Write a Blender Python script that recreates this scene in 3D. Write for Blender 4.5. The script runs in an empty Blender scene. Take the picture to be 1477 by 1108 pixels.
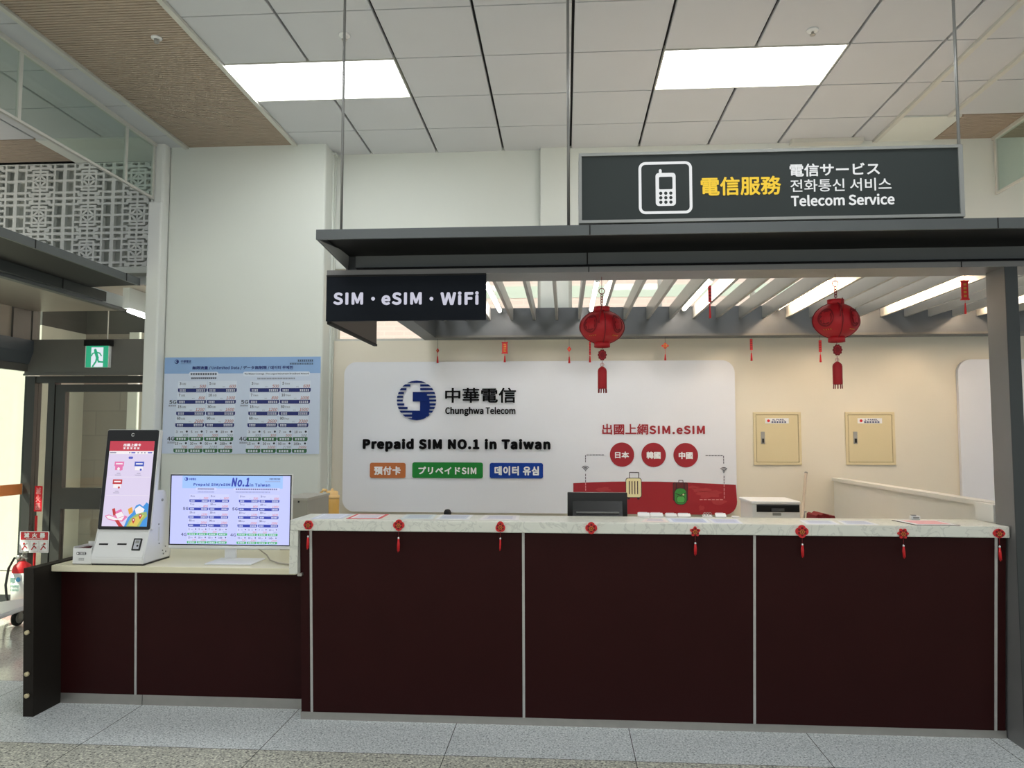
import bpy, bmesh, math, random, os
from mathutils import Vector, Matrix
random.seed(7)
SC = bpy.context.scene
COL = SC.collection
PI = math.pi
# ------------------------------------------------------------------ camera
FPX, YAW, PITCH, ROLL = 1099.7, 0.0694521, 0.0682636, 0.001571
CAMPOS = Vector((0, 0, 1.5))
_fw = Vector((-math.sin(YAW)*math.cos(PITCH), math.cos(YAW)*math.cos(PITCH), math.sin(PITCH)))
_r = Vector((math.cos(YAW), math.sin(YAW), 0)); _u = _r.cross(_fw)
CR = math.cos(ROLL)*_r + math.sin(ROLL)*_u
CU = -math.sin(ROLL)*_r + math.cos(ROLL)*_u
cam = bpy.data.cameras.new('camera'); cam.sensor_width = 36; cam.lens = 36*FPX/1477
cam.clip_start = .05; cam.clip_end = 200
camo = bpy.data.objects.new('camera', cam); COL.objects.link(camo)
camo.matrix_world = Matrix(((CR.x, CU.x, -_fw.x, CAMPOS.x), (CR.y, CU.y, -_fw.y, CAMPOS.y), (CR.z, CU.z, -_fw.z, CAMPOS.z), (0, 0, 0, 1)))
SC.camera = camo
# ------------------------------------------------------------------ exposure, world, sun
SC.view_settings.view_transform = 'Standard'; SC.view_settings.look = 'None'
SC.view_settings.exposure = 0.15; SC.view_settings.gamma = 1.0; SC.view_settings.use_curve_mapping = False
W = bpy.data.worlds.new('hall_daylight'); SC.world = W; W.use_nodes = True
W.node_tree.nodes['Background'].inputs[0].default_value = (.86, .93, 1, 1)
W.node_tree.nodes['Background'].inputs[1].default_value = 0.56
sun = bpy.data.lights.new('sun', 'SUN'); sun.energy = 9.0; sun.angle = .01; sun.color = (1, .95, .86)
suno = bpy.data.objects.new('sun', sun); COL.objects.link(suno)
suno.rotation_euler = Vector((-.5, -.42, .76)).to_track_quat('Z', 'Y').to_euler()
LAMP = 9.6        # ceiling panels
TUBE = 30.0       # fluorescent tubes in the canopy
# ------------------------------------------------------------------ measuring helpers: photo pixel -> point on a real plane
def ray(x, y): return _fw + (x-738.5)/FPX*CR - (y-554)/FPX*CU
def at(x, y, ax, v):
    d = ray(x, y); t = (v-CAMPOS[ax])/d[ax]; return CAMPOS + t*d
def aty(x, y, Y): return at(x, y, 1, Y)
def onpl(x, y, P, n):
    d = ray(x, y); t = (P-CAMPOS).dot(n)/d.dot(n); return CAMPOS + t*d
# ------------------------------------------------------------------ materials
def lin(c):
    c /= 255.0
    return c/12.92 if c <= .04045 else ((c+.055)/1.055)**2.4
def rgb(r, g, b): return (lin(r), lin(g), lin(b), 1)
MATS = {}
def mat(name, col, rough=.5, metal=0, var=.06, scale=8, emit=0, spec=.5, bump=0, coat=0):
    if name in MATS: return MATS[name]
    m = bpy.data.materials.new(name); m.use_nodes = True; nt = m.node_tree; N = nt.nodes; L = nt.links
    p = N['Principled BSDF']; c = rgb(*col)
    p.inputs['Roughness'].default_value = rough; p.inputs['Metallic'].default_value = metal
    p.inputs['Specular IOR Level'].default_value = spec
    if coat: p.inputs['Coat Weight'].default_value = coat; p.inputs['Coat Roughness'].default_value = .1
    tc = N.new('ShaderNodeTexCoord'); nz = N.new('ShaderNodeTexNoise')
    nz.inputs['Scale'].default_value = scale; nz.inputs['Detail'].default_value = 4
    L.new(tc.outputs['Object'], nz.inputs['Vector'])
    mx = N.new('ShaderNodeMix'); mx.data_type = 'RGBA'
    mx.inputs['A'].default_value = tuple(x*(1-var) for x in c[:3])+(1,)
    mx.inputs['B'].default_value = tuple(min(1, x*(1+var)) for x in c[:3])+(1,)
    L.new(nz.outputs['Fac'], mx.inputs['Factor']); L.new(mx.outputs['Result'], p.inputs['Base Color'])
    if emit:
        L.new(mx.outputs['Result'], p.inputs['Emission Color']); p.inputs['Emission Strength'].default_value = emit
    if bump:
        b = N.new('ShaderNodeBump'); b.inputs['Strength'].default_value = bump; b.inputs['Distance'].default_value = .01
        L.new(nz.outputs['Fac'], b.inputs['Height']); L.new(b.outputs['Normal'], p.inputs['Normal'])
    MATS[name] = m; return m
def glow(name, col, strength):
    m = bpy.data.materials.new(name); m.use_nodes = True; p = m.node_tree.nodes['Principled BSDF']
    p.inputs['Base Color'].default_value = (.02, .02, .02, 1)
    p.inputs['Emission Color'].default_value = rgb(*col); p.inputs['Emission Strength'].default_value = strength
    MATS[name] = m; return m
def glass(name, col=(255, 255, 255), alpha=.12, rough=.02):
    m = bpy.data.materials.new(name); m.use_nodes = True; nt = m.node_tree; N = nt.nodes; L = nt.links
    out = N['Material Output']; N.remove(N['Principled BSDF'])
    tr = N.new('ShaderNodeBsdfTransparent'); tr.inputs[0].default_value = rgb(*col)
    gl = N.new('ShaderNodeBsdfGlossy'); gl.inputs['Roughness'].default_value = rough
    fr = N.new('ShaderNodeLayerWeight'); fr.inputs[0].default_value = .5
    pw = N.new('ShaderNodeMath'); pw.operation = 'POWER'; pw.inputs[1].default_value = 4; L.new(fr.outputs['Facing'], pw.inputs[0])
    ad = N.new('ShaderNodeMath'); ad.operation = 'MULTIPLY_ADD'; ad.inputs[1].default_value = .45; ad.inputs[2].default_value = alpha*.25
    L.new(pw.outputs[0], ad.inputs[0])
    mx = N.new('ShaderNodeMixShader'); L.new(ad.outputs[0], mx.inputs[0]); L.new(tr.outputs[0], mx.inputs[1]); L.new(gl.outputs[0], mx.inputs[2])
    L.new(mx.outputs[0], out.inputs[0]); MATS[name] = m; return m
def marble():
    m = mat('white_marble', (218, 219, 208), .28, scale=6, var=.05); nt = m.node_tree; N = nt.nodes; L = nt.links
    p = N['Principled BSDF']; mx = N['Mix']; tc = N['Texture Coordinate']
    n2 = N.new('ShaderNodeTexNoise'); n2.inputs['Scale'].default_value = 9; n2.inputs['Detail'].default_value = 7; n2.inputs['Distortion'].default_value = 1.6
    L.new(tc.outputs['Object'], n2.inputs['Vector'])
    s = N.new('ShaderNodeMath'); s.operation = 'SUBTRACT'; s.inputs[1].default_value = .5; L.new(n2.outputs['Fac'], s.inputs[0])
    a = N.new('ShaderNodeMath'); a.operation = 'ABSOLUTE'; L.new(s.outputs[0], a.inputs[0])
    r = N.new('ShaderNodeMapRange'); r.inputs['From Min'].default_value = 0; r.inputs['From Max'].default_value = .035
    r.inputs['To Min'].default_value = .45; r.inputs['To Max'].default_value = 0; L.new(a.outputs[0], r.inputs[0])
    m2 = N.new('ShaderNodeMix'); m2.data_type = 'RGBA'; L.new(r.outputs[0], m2.inputs['Factor']); L.new(mx.outputs['Result'], m2.inputs['A'])
    m2.inputs['B'].default_value = rgb(170, 172, 164); L.new(m2.outputs['Result'], p.inputs['Base Color'])
    return m
def granite(name, base, dark, light, rough, sc=170):
    m = bpy.data.materials.new(name); m.use_nodes = True; nt = m.node_tree; N = nt.nodes; L = nt.links
    p = N['Principled BSDF']; p.inputs['Roughness'].default_value = rough
    tc = N.new('ShaderNodeTexCoord')
    n1 = N.new('ShaderNodeTexNoise'); n1.inputs['Scale'].default_value = sc; n1.inputs['Detail'].default_value = 3; L.new(tc.outputs['Object'], n1.inputs['Vector'])
    cr = N.new('ShaderNodeValToRGB'); e = cr.color_ramp.elements
    e[0].position = .34; e[0].color = rgb(*dark); e[1].position = .66; e[1].color = rgb(*light)
    k = e.new(.46); k.color = rgb(*base); k = e.new(.55); k.color = rgb(*base)
    L.new(n1.outputs['Fac'], cr.inputs[0])
    n2 = N.new('ShaderNodeTexNoise'); n2.inputs['Scale'].default_value = 1.2; L.new(tc.outputs['Object'], n2.inputs['Vector'])
    r = N.new('ShaderNodeMapRange'); r.inputs['To Min'].default_value = .9; r.inputs['To Max'].default_value = 1.1; L.new(n2.outputs['Fac'], r.inputs[0])
    mm = N.new('ShaderNodeVectorMath'); mm.operation = 'SCALE'; L.new(cr.outputs[0], mm.inputs[0]); L.new(r.outputs[0], mm.inputs['Scale'])
    L.new(mm.outputs[0], p.inputs['Base Color']); MATS[name] = m; return m
def tilewall(name, c1, c2, grout, w, h):
    m = bpy.data.materials.new(name); m.use_nodes = True; nt = m.node_tree; N = nt.nodes; L = nt.links
    p = N['Principled BSDF']; p.inputs['Roughness'].default_value = .6
    tc = N.new('ShaderNodeTexCoord'); mp = N.new('ShaderNodeMapping'); mp.inputs['Rotation'].default_value = (PI/2, 0, 0)
    L.new(tc.outputs['Object'], mp.inputs['Vector'])
    b = N.new('ShaderNodeTexBrick'); b.inputs['Scale'].default_value = 1; b.inputs['Brick Width'].default_value = w; b.inputs['Row Height'].default_value = h
    b.inputs['Mortar Size'].default_value = .008; b.inputs['Color1'].default_value = rgb(*c1); b.inputs['Color2'].default_value = rgb(*c2); b.inputs['Mortar'].default_value = rgb(*grout)
    L.new(mp.outputs['Vector'], b.inputs['Vector']); L.new(b.outputs['Color'], p.inputs['Base Color']); MATS[name] = m; return m

M_wall = mat('cream_wall_paint', (216, 220, 213), .6, var=.02, scale=2)
M_tile = mat('ceiling_tile', (196, 199, 203), .45, var=.03, scale=3)
M_dark = mat('dark_gap', (22, 22, 22), .8)
M_wood = mat('wood_slat', (170, 155, 138), .55, var=.12, scale=14)
M_trim = mat('white_metal_trim', (200, 200, 192), .4)
M_can = mat('charcoal_metal', (92, 96, 97), .38, metal=.35, var=.05, scale=5)
M_can2 = mat('dark_charcoal_metal', (62, 66, 66), .42, metal=.3)
M_slat = mat('grey_slat_metal', (165, 163, 158), .35, metal=.15)
M_beam = mat('grey_beam_metal', (122, 121, 120), .42, metal=.2)
M_steel = mat('brushed_steel', (175, 172, 165), .35, metal=.8, var=.1, scale=20)
M_rod = mat('grey_rod_metal', (128, 128, 126), .35, metal=.5)
M_panel = mat('dark_maroon_laminate', (46, 18, 18), .4, var=.12, scale=5, spec=.1)
M_endp = mat('black_brown_laminate', (40, 36, 32), .5, var=.15, scale=7, spec=.12)
M_strip = mat('aluminium_strip', (190, 188, 184), .4, metal=.3)
M_marble = marble()
M_cream = mat('cream_laminate', (226, 220, 190), .35, var=.03)
M_board = mat('white_board', (226, 228, 234), .45, var=.015, scale=2)
M_black = mat('black_plastic', (14, 14, 15), .3)
M_blackm = mat('black_matt', (14, 15, 17), .6)
M_signblk = mat('blue_black_panel', (20, 25, 33), .55, var=.05, spec=.12)
M_white = mat('white_plastic', (232, 233, 232), .35, var=.02)
M_white2 = mat('white_paint', (222, 224, 220), .5, var=.02)
M_grey = mat('grey_plastic', (150, 150, 146), .5)
M_red = mat('lantern_red', (168, 4, 20), .55, var=.12, scale=30)
M_red2 = mat('dark_red_felt', (120, 6, 16), .75, var=.15, scale=40)
M_redb = mat('bright_red', (206, 26, 32), .5, var=.08, scale=30)
M_gold = mat('gold_print', (196, 140, 60), .35, metal=.6)
M_navy = mat('navy_letters', (5, 34, 102), .5, spec=.15)
M_tblk = mat('black_letters', (4, 4, 6), .6, spec=.1)
M_twht = mat('white_letters', (238, 238, 238), .5)
M_beige = mat('beige_steel', (214, 200, 160), .45, var=.02)
M_frame = mat('dark_bronze_frame', (66, 64, 60), .4, metal=.3)
M_header = mat('bronze_grey_cladding', (104, 102, 97), .4, metal=.2, var=.08, scale=3)
M_glass = glass('clear_glass', (236, 244, 240), .1)
M_glass2 = glass('pale_green_glass', (240, 247, 243), .16)
G_lamp = glow('lamp_diffuser', (252, 254, 255), LAMP)
G_tubes = [glow('tube_light_%d' % i, c, TUBE*k) for i, (c, k) in enumerate((((255, 247, 238), 1.0), ((255, 246, 236), 1.05), ((255, 240, 222), 1.15), ((255, 224, 190), 1.7), ((255, 224, 190), 1.9), ((255, 224, 190), 2.0)))]

# ------------------------------------------------------------------ mesh helpers
class B:
    def __init__(s): s.bm = bmesh.new()
    def face(s, pts, mi=0):
        try:
            f = s.bm.faces.new([s.bm.verts.new(p) for p in pts]); f.material_index = mi; return f
        except ValueError: pass
    def hexa(s, p, mi=0):   # p: 4 bottom (ccw), 4 top
        v = [s.bm.verts.new(q) for q in p]
        for i in ((3, 2, 1, 0), (4, 5, 6, 7), (0, 1, 5, 4), (1, 2, 6, 5), (2, 3, 7, 6), (3, 0, 4, 7)):
            f = s.bm.faces.new([v[k] for k in i]); f.material_index = mi
        return v
    def box(s, x0, x1, y0, y1, z0, z1, mi=0, bev=0):
        v = s.hexa([(x0, y0, z0), (x1, y0, z0), (x1, y1, z0), (x0, y1, z0), (x0, y0, z1), (x1, y0, z1), (x1, y1, z1), (x0, y1, z1)], mi)
        if bev:
            ed = list({e for q in v for e in q.link_edges})
            r = bmesh.ops.bevel(s.bm, geom=ed, offset=bev, segments=2, affect='EDGES', profile=.5)
            for f in r['faces']: f.material_index = mi
        return s
    def prism(s, prof, ax, a0, a1, mi=0):   # prof 2D points in the other two axes, in order
        def P(q, a): return {0: (a, q[0], q[1]), 1: (q[0], a, q[1]), 2: (q[0], q[1], a)}[ax]
        n = len(prof); va = [s.bm.verts.new(P(q, a0)) for q in prof]; vb = [s.bm.verts.new(P(q, a1)) for q in prof]
        for i in range(n):
            f = s.bm.faces.new((va[i], va[(i+1) % n], vb[(i+1) % n], vb[i])); f.material_index = mi
        f = s.bm.faces.new(va[::-1]); f.material_index = mi; f = s.bm.faces.new(vb); f.material_index = mi
        return s
    def tube(s, pts, r, n=8, mi=0, closed=False):
        pts = [Vector(p) for p in pts]; rings = []; m = len(pts)
        for i, p in enumerate(pts):
            if closed: d = pts[(i+1) % m]-pts[i-1]
            else: d = pts[min(i+1, m-1)]-pts[max(i-1, 0)]
            d.normalize(); ref = Vector((0, 0, 1)) if abs(d.z) < .9 else Vector((0, 1, 0))
            a = d.cross(ref).normalized(); b = d.cross(a)
            rr = r[i] if isinstance(r, (list, tuple)) else r
            rings.append([s.bm.verts.new(p+rr*(math.cos(2*PI*k/n)*a+math.sin(2*PI*k/n)*b)) for k in range(n)])
        for i in range(m if closed else m-1):
            A, C = rings[i], rings[(i+1) % m]
            for k in range(n):
                f = s.bm.faces.new((A[k], A[(k+1) % n], C[(k+1) % n], C[k])); f.material_index = mi; f.smooth = True
        if not closed:
            for R in (rings[0], rings[-1]):
                f = s.bm.faces.new(R); f.material_index = mi
        return s
    def lathe(s, prof, c, n=24, mi=0, lobe=0, k=8, ax='z'):
        rings = []
        for r, z in prof:
            ring = []
            for i in range(n):
                a = 2*PI*i/n; rr = r*(1-lobe*(1-abs(math.cos(k*a/2)))) if lobe else r
                q = (rr*math.cos(a), rr*math.sin(a), z) if ax == 'z' else ((rr*math.cos(a), z, rr*math.sin(a)) if ax == 'y' else (z, rr*math.cos(a), rr*math.sin(a)))
                ring.append(s.bm.verts.new((c[0]+q[0], c[1]+q[1], c[2]+q[2])))
            rings.append(ring)
        for A, C in zip(rings, rings[1:]):
            for i in range(n):
                f = s.bm.faces.new((A[i], A[(i+1) % n], C[(i+1) % n], C[i])); f.material_index = mi; f.smooth = True
        for R in (rings[0], rings[-1]):
            f = s.bm.faces.new(R); f.material_index = mi
        return s
ORIG = {}
def obj(name, b, mats, parent=None, recalc=True, **props):
    bm = b.bm
    if recalc: bmesh.ops.recalc_face_normals(bm, faces=bm.faces)
    if parent is None:
        xs = [v.co for v in bm.verts]
        L = Vector(((min(v.x for v in xs)+max(v.x for v in xs))/2, (min(v.y for v in xs)+max(v.y for v in xs))/2, min(v.z for v in xs)))
    else: L = ORIG[parent.name]
    bmesh.ops.translate(bm, verts=bm.verts, vec=-L)
    me = bpy.data.meshes.new(name); bm.to_mesh(me); bm.free()
    for m in (mats if isinstance(mats, (list, tuple)) else [mats]): me.materials.append(m)
    o = bpy.data.objects.new(name, me); COL.objects.link(o)
    if parent is None: o.location = L
    else: o.parent = parent
    ORIG[o.name] = L
    for k, v in props.items(): o[k] = v
    return o
def thing(name, label, cat, loc, group=None):
    o = bpy.data.objects.new(name, None); o.empty_display_size = .1; COL.objects.link(o); o.location = loc; ORIG[o.name] = Vector(loc)
    o['label'] = label; o['category'] = cat
    if group: o['group'] = group
    return o
def tag(o, label, cat, group=None):
    o['label'] = label; o['category'] = cat
    if group: o['group'] = group
    return o
def struct(name, b, mats): return obj(name, b, mats, kind='structure')
def dup(root, loc, label, group=None):
    r = root.copy(); COL.objects.link(r); r.location = loc; r['label'] = label
    if group: r['group'] = group
    for ch in list(root.children):
        c = ch.copy(); COL.objects.link(c); c.parent = r
        for g in list(ch.children):
            d = g.copy(); COL.objects.link(d); d.parent = c
    return r
# text outlines (Blender's own interface font; CJK through its fallback)
def face_font(fn):
    try: return bpy.data.fonts.load(os.path.join(bpy.utils.system_resource('DATAFILES', path='fonts'), fn))
    except Exception: return None
FONT_CJK = face_font('Noto Sans CJK Regular.woff2')
_TX = {}
def textmesh(s, shear=0, res=3, spc=1.0):
    key = (s, shear, res, spc)
    if key in _TX: return _TX[key]
    c = bpy.data.curves.new('txt', 'FONT'); c.body = s; c.size = 1; c.resolution_u = res; c.shear = shear; c.space_character = spc
    if FONT_CJK: c.font = FONT_CJK
    c.extrude = .5
    o = bpy.data.objects.new('txt', c); COL.objects.link(o); bpy.context.view_layer.update()
    dg = bpy.context.evaluated_depsgraph_get(); ev = o.evaluated_get(dg); me = ev.to_mesh()
    V = [tuple(v.co) for v in me.vertices]; F = [tuple(p.vertices) for p in me.polygons]
    ev.to_mesh_clear(); bpy.data.objects.remove(o); bpy.data.curves.remove(c)
    x0 = min(v[0] for v in V); x1 = max(v[0] for v in V); y0 = min(v[1] for v in V); y1 = max(v[1] for v in V)
    V = [((v[0]-x0)/(x1-x0), (v[1]-y0)/(y1-y0), v[2]+.5) for v in V]
    _TX[key] = (V, F, (x1-x0)/(y1-y0)); return _TX[key]
class Pl:
    """flat artwork on a plane: P0 + u*U + v*V + w*N (metres)"""
    def __init__(s, P0, U, V):
        s.P0 = Vector(P0); s.U = Vector(U).normalized(); s.V = Vector(V).normalized(); s.N = s.U.cross(s.V); s.b = B()
    def p(s, u, v, w=0): return s.P0+s.U*u+s.V*v+s.N*w
    def poly(s, pts, mi=0, w=0, d=0):
        if d:
            n = len(pts); a = [s.b.bm.verts.new(s.p(q[0], q[1], w)) for q in pts]; c = [s.b.bm.verts.new(s.p(q[0], q[1], w+d)) for q in pts]
            for i in range(n):
                f = s.b.bm.faces.new((a[i], a[(i+1) % n], c[(i+1) % n], c[i])); f.material_index = mi
            f = s.b.bm.faces.new(c); f.material_index = mi; f = s.b.bm.faces.new(a[::-1]); f.material_index = mi
        else: s.b.face([s.p(q[0], q[1], w) for q in pts], mi)
    def rect(s, u0, u1, v0, v1, mi=0, w=0, d=0): s.poly([(u0, v0), (u1, v0), (u1, v1), (u0, v1)], mi, w, d)
    def rr(s, u0, u1, v0, v1, r, mi=0, w=0, d=0, cor=(1, 1, 1, 1), n=6):
        pts = []
        for (cx, cy, a0, on, kx, ky) in ((u0+r, v0+r, PI, cor[0], u0, v0), (u1-r, v0+r, 1.5*PI, cor[1], u1, v0), (u1-r, v1-r, 0, cor[2], u1, v1), (u0+r, v1-r, .5*PI, cor[3], u0, v1)):
            if on: pts += [(cx+r*math.cos(a0+.5*PI*i/n), cy+r*math.sin(a0+.5*PI*i/n)) for i in range(n+1)]
            else: pts.append((kx, ky))
        s.poly(pts, mi, w, d)
    def disc(s, u, v, r, mi=0, w=0, d=0, n=24, ry=None): s.poly([(u+r*math.cos(2*PI*i/n), v+(ry or r)*math.sin(2*PI*i/n)) for i in range(n)], mi, w, d)
    def ringrr(s, u0, u1, v0, v1, r, t, mi=0, w=0, n=6):
        def loop(k):
            pts = []; R = max(r-k, .0005)
            for (cx, cy, a0) in ((u0+r, v0+r, PI), (u1-r, v0+r, 1.5*PI), (u1-r, v1-r, 0), (u0+r, v1-r, .5*PI)):
                pts += [(cx+R*math.cos(a0+.5*PI*i/n), cy+R*math.sin(a0+.5*PI*i/n)) for i in range(n+1)]
            return pts
        a, c = loop(0), loop(t); m = len(a)
        for i in range(m): s.poly([a[i], a[(i+1) % m], c[(i+1) % m], c[i]], mi, w)
    def line(s, pts, t, mi=0, w=0):
        for (a, c) in zip(pts, pts[1:]):
            d = Vector((c[0]-a[0], c[1]-a[1])); L = d.length
            if L < 1e-9: continue
            d /= L; n = Vector((-d.y, d.x))*t/2; e = d*t*.4
            s.poly([(a[0]-e.x+n.x, a[1]-e.y+n.y), (a[0]-e.x-n.x, a[1]-e.y-n.y), (c[0]+e.x-n.x, c[1]+e.y-n.y), (c[0]+e.x+n.x, c[1]+e.y+n.y)], mi, w)
    def arc(s, u, v, r, a0, a1, t, mi=0, w=0, n=10): s.line([(u+r*math.cos(a0+(a1-a0)*i/n), v+r*math.sin(a0+(a1-a0)*i/n)) for i in range(n+1)], t, mi, w)
    def text(s, st, u0, u1, v0, v1, mi=0, w=0, d=0.0006, bold=0, shear=0, res=3, keep=None, spc=1.0):
        V, F, asp = textmesh(st, shear, res, spc if spc != 1.0 else (1.0 + bold*1.1 if bold > .04 else 1.0))
        if keep:   # keep the glyph aspect: 'l' / 'r' / 'c' anchor, height from v0..v1
            wd = (v1-v0)*asp
            if keep == 'l': u1 = u0+wd
            elif keep == 'r': u0 = u1-wd
            else: c = (u0+u1)/2; u0, u1 = c-wd/2, c+wd/2
        h = (v1-v0); k = bold*h; sh = [(0, 0)]
        if bold: sh = [(k*math.cos(PI/4*i), k*math.sin(PI/4*i)) for i in range(8)]+[(0, 0)]
        for j, (du, dv) in enumerate(sh):
            vs = [s.b.bm.verts.new(s.p(u0+k+q[0]*(u1-u0-2*k)+du, v0+k+q[1]*(h-2*k)+dv, w+q[2]*(d+j*1e-5))) for q in V]
            for f in F:
                try:
                    g = s.b.bm.faces.new([vs[i] for i in f]); g.material_index = mi
                except ValueError: pass
    def blocks(s, u0, u1, v0, v1, n, mi=0, w=0, gap=.18):
        st = (u1-u0)/n; h = v1-v0
        for i in range(n):
            a = u0+i*st; e = u0+(i+1)*st-gap*st
            s.rect(a, e, v0+h*.62, v1, mi, w); s.rect(a, e, v0, v0+h*.3, mi, w); s.rect(a+(e-a)*.35, a+(e-a)*.65, v0+h*.3, v0+h*.62, mi, w)
    def obj(s, name, mats, parent=None, **k): return obj(name, s.b, mats, parent, recalc=False, **k)
def XZ(Y):   # artwork plane facing the viewer, u = world X, v = world Z
    return Pl((0, Y, 0), (1, 0, 0), (0, 0, 1))
def px(x0, y0, x1, y1, Y):   # pixel box -> u0,u1,v0,v1 on plane Y
    xc, yc = (x0+x1)/2, (y0+y1)/2
    return aty(x0, yc, Y).x, aty(x1, yc, Y).x, aty(xc, y1, Y).z, aty(xc, y0, Y).z
def pt(x, y, Y):
    q = aty(x, y, Y); return q.x, q.z
# ================================================================== SETTING
ZC = 4.05
M_grA = granite('granite_pale', (214, 220, 221), (136, 144, 146), (250, 252, 252), .45, 120)
M_grB = granite('granite_speckled', (190, 190, 178), (84, 86, 80), (242, 242, 226), .5, 95)
M_grC = granite('granite_polished', (196, 190, 182), (160, 155, 148), (215, 210, 204), .12, 90)
b = B(); b.box(-9, 9, -7, 7.0, -.06, -.006, 3)
fx = [.322+.893*k for k in range(-10, 11)]; fy = [3.667+.893*k for k in range(-12, 4)]
for i in range(len(fx)-1):
    for j in range(len(fy)-1):
        mi = 2 if (fx[i+1] < -3.2 and fy[j] > 4.5) else (0 if fy[j] > 3.6 else 1)
        y1 = min(fy[j+1], 7.0); g = .0018
        b.face([(fx[i]+g, fy[j]+g, 0), (fx[i+1]-g, fy[j]+g, 0), (fx[i+1]-g, y1-g, 0), (fx[i]+g, y1-g, 0)], mi)
struct('floor', b, [M_grA, M_grB, M_grC, M_dark])
# ceiling tiles, wood field and lamps
CX = [-2.343+.6*k for k in range(9)]; CX[-1] = 2.457
CY = [4.342+.592*k for k in range(-14, 4)]+[6.66]
LAMPS = [(0, 2, 14), (5, 7, 14), (0, 2, 10), (5, 7, 10), (0, 2, 6), (5, 7, 6), (0, 2, 2), (5, 7, 2)]
b = B(); g = .009
def ctile(x0, x1, y0, y1):
    b.prism([(x0+g, ZC+.03), (x0+g, ZC+.004), (x0+g+.004, ZC), (x1-g-.004, ZC), (x1-g, ZC+.004), (x1-g, ZC+.03)], 1, y0+g*.6, y1-g*.6, 0)
lampcells = set()
for (i0, i1, j) in LAMPS:
    j += 0
    for i in range(i0, i1): lampcells.add((i, j+1))
jj = {k: k for k in range(len(CY))}
LROW = CY.index(min(CY, key=lambda v: abs(v-4.934)))
LAMPS = [(i0, i1, LROW-4*n) for n in range(4) for (i0, i1) in ((0, 2), (5, 7))]
lampcells = {(i, j) for (i0, i1, j) in LAMPS for i in range(i0, i1)}
for j in range(len(CY)-1):
    for i in range(len(CX)-1):
        if (i, j) not in lampcells: ctile(CX[i], CX[i+1], CY[j], CY[j+1])
    ctile(2.457, 2.664, CY[j], CY[j+1])
    if CY[j] < 6.0:
        for x0 in (2.68, 3.05, 3.66, 4.26, 4.86, 5.46, 6.06, 6.66): ctile(x0, {2.68: 3.05, 3.05: 3.66}.get(x0, x0+.6), CY[j], CY[j+1])
        for x0 in (-3.95, -4.55, -5.15, -5.75, -6.35, -6.95): ctile(x0, x0+.6, CY[j], CY[j+1])
ctile(-3.62, -3.35, 6.118, 6.3); b.box(-3.62, -3.35, 6.29, 6.66, ZC, ZC+.03, 0)
b.box(-7, 7.3, CY[0], 7.0, ZC+.031, ZC+.06, 1)
b.box(2.68, 3.15, 6.12, 6.66, ZC-.012, ZC+.03, 2); b.box(-4.55, -3.62, 6.12, 6.66, ZC-.012, ZC+.03, 2)
struct('ceiling', b, [M_tile, M_dark, M_wall])
b = B()
y = 2.0
while y < 6.40:
    b.box(-3.31, -2.36, y, y+.019, ZC-.004, ZC+.03, 0); y += .0285
struct('ceiling_wood', b, [M_wood])
b = B()
for x0, x1 in ((3.17, 4.6), (-6.2, -4.56)):
    y = 6.13
    while y < 6.64: b.box(x0, x1, y, y+.019, ZC-.004, ZC+.03, 0); y += .0285
struct('ceiling_grille', b, [M_wood])
for n, x in ((1, -3.335), (2, -2.352), (3, 2.672), (4, 3.055)):
    b = B(); b.box(x-.018, x+.018, -4, 6.42 if x < 0 else (6.66 if n == 3 else 6.12), ZC-.02, ZC+.028, 0)
    struct('trim_%d' % n, b, [M_trim])
lamp_lab = ['square-edged bright ceiling light beside the brown slatted ceiling', 'bright ceiling light above the hanging telecom service sign']
for n, (i0, i1, j) in enumerate(LAMPS):
    x0, x1, y0, y1 = CX[i0], CX[i1], CY[j], CY[j+1]
    t = thing('ceiling_light', lamp_lab[n] if n < 2 else 'bright ceiling light overhead in the hall, behind the front row', 'ceiling light', ((x0+x1)/2, (y0+y1)/2, ZC), 'ceiling light panels')
    b = B(); b.box(x0+.012, x1-.012, y0+.012, y1-.012, ZC+.006, ZC+.028, 0); obj('diffuser', b, G_lamp, t)
    b = B()
    for q in ((x0+.004, x1-.004, y0+.003, y0+.014), (x0+.004, x1-.004, y1-.014, y1-.003), (x0+.004, x0+.014, y0+.014, y1-.014), (x1-.014, x1-.004, y0+.014, y1-.014)):
        b.box(q[0], q[1], q[2], q[3], ZC-.003, ZC+.03)
    obj('frame', b, M_trim, t)
# ceiling fittings
for (x, y, lab, cat, zc) in ((226, 54, 'round white smoke detector on the brown slatted ceiling', 'smoke detector', ZC-.004), (497, 50, 'small sprinkler head on a tile in front of the light beside the slats', 'sprinkler', ZC), (1172, 43, 'small sprinkler head on the tile before the light above the telecom sign', 'sprinkler', ZC)):
    q = at(x, y, 2, zc); sm = cat == 'smoke detector'
    t = thing('smoke_detector' if sm else 'sprinkler_head', lab, cat, q)
    b = B(); R = .034 if sm else .036
    b.lathe([(R, 0), (R, -.008), (R*.7, -.014), (.002, -.014)], q, 24); obj('base_ring', b, M_white, t)
    b = B(); b.lathe([(R*.5, -.014), (R*.5, -.032), (R*.3, -.04), (.002, -.04)] if sm else [(.008, -.014), (.008, -.03), (.018, -.032), (.018, -.036), (.002, -.037)], q, 16); obj('sensor' if sm else 'nozzle', b, M_grey if sm else M_steel, t)
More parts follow.
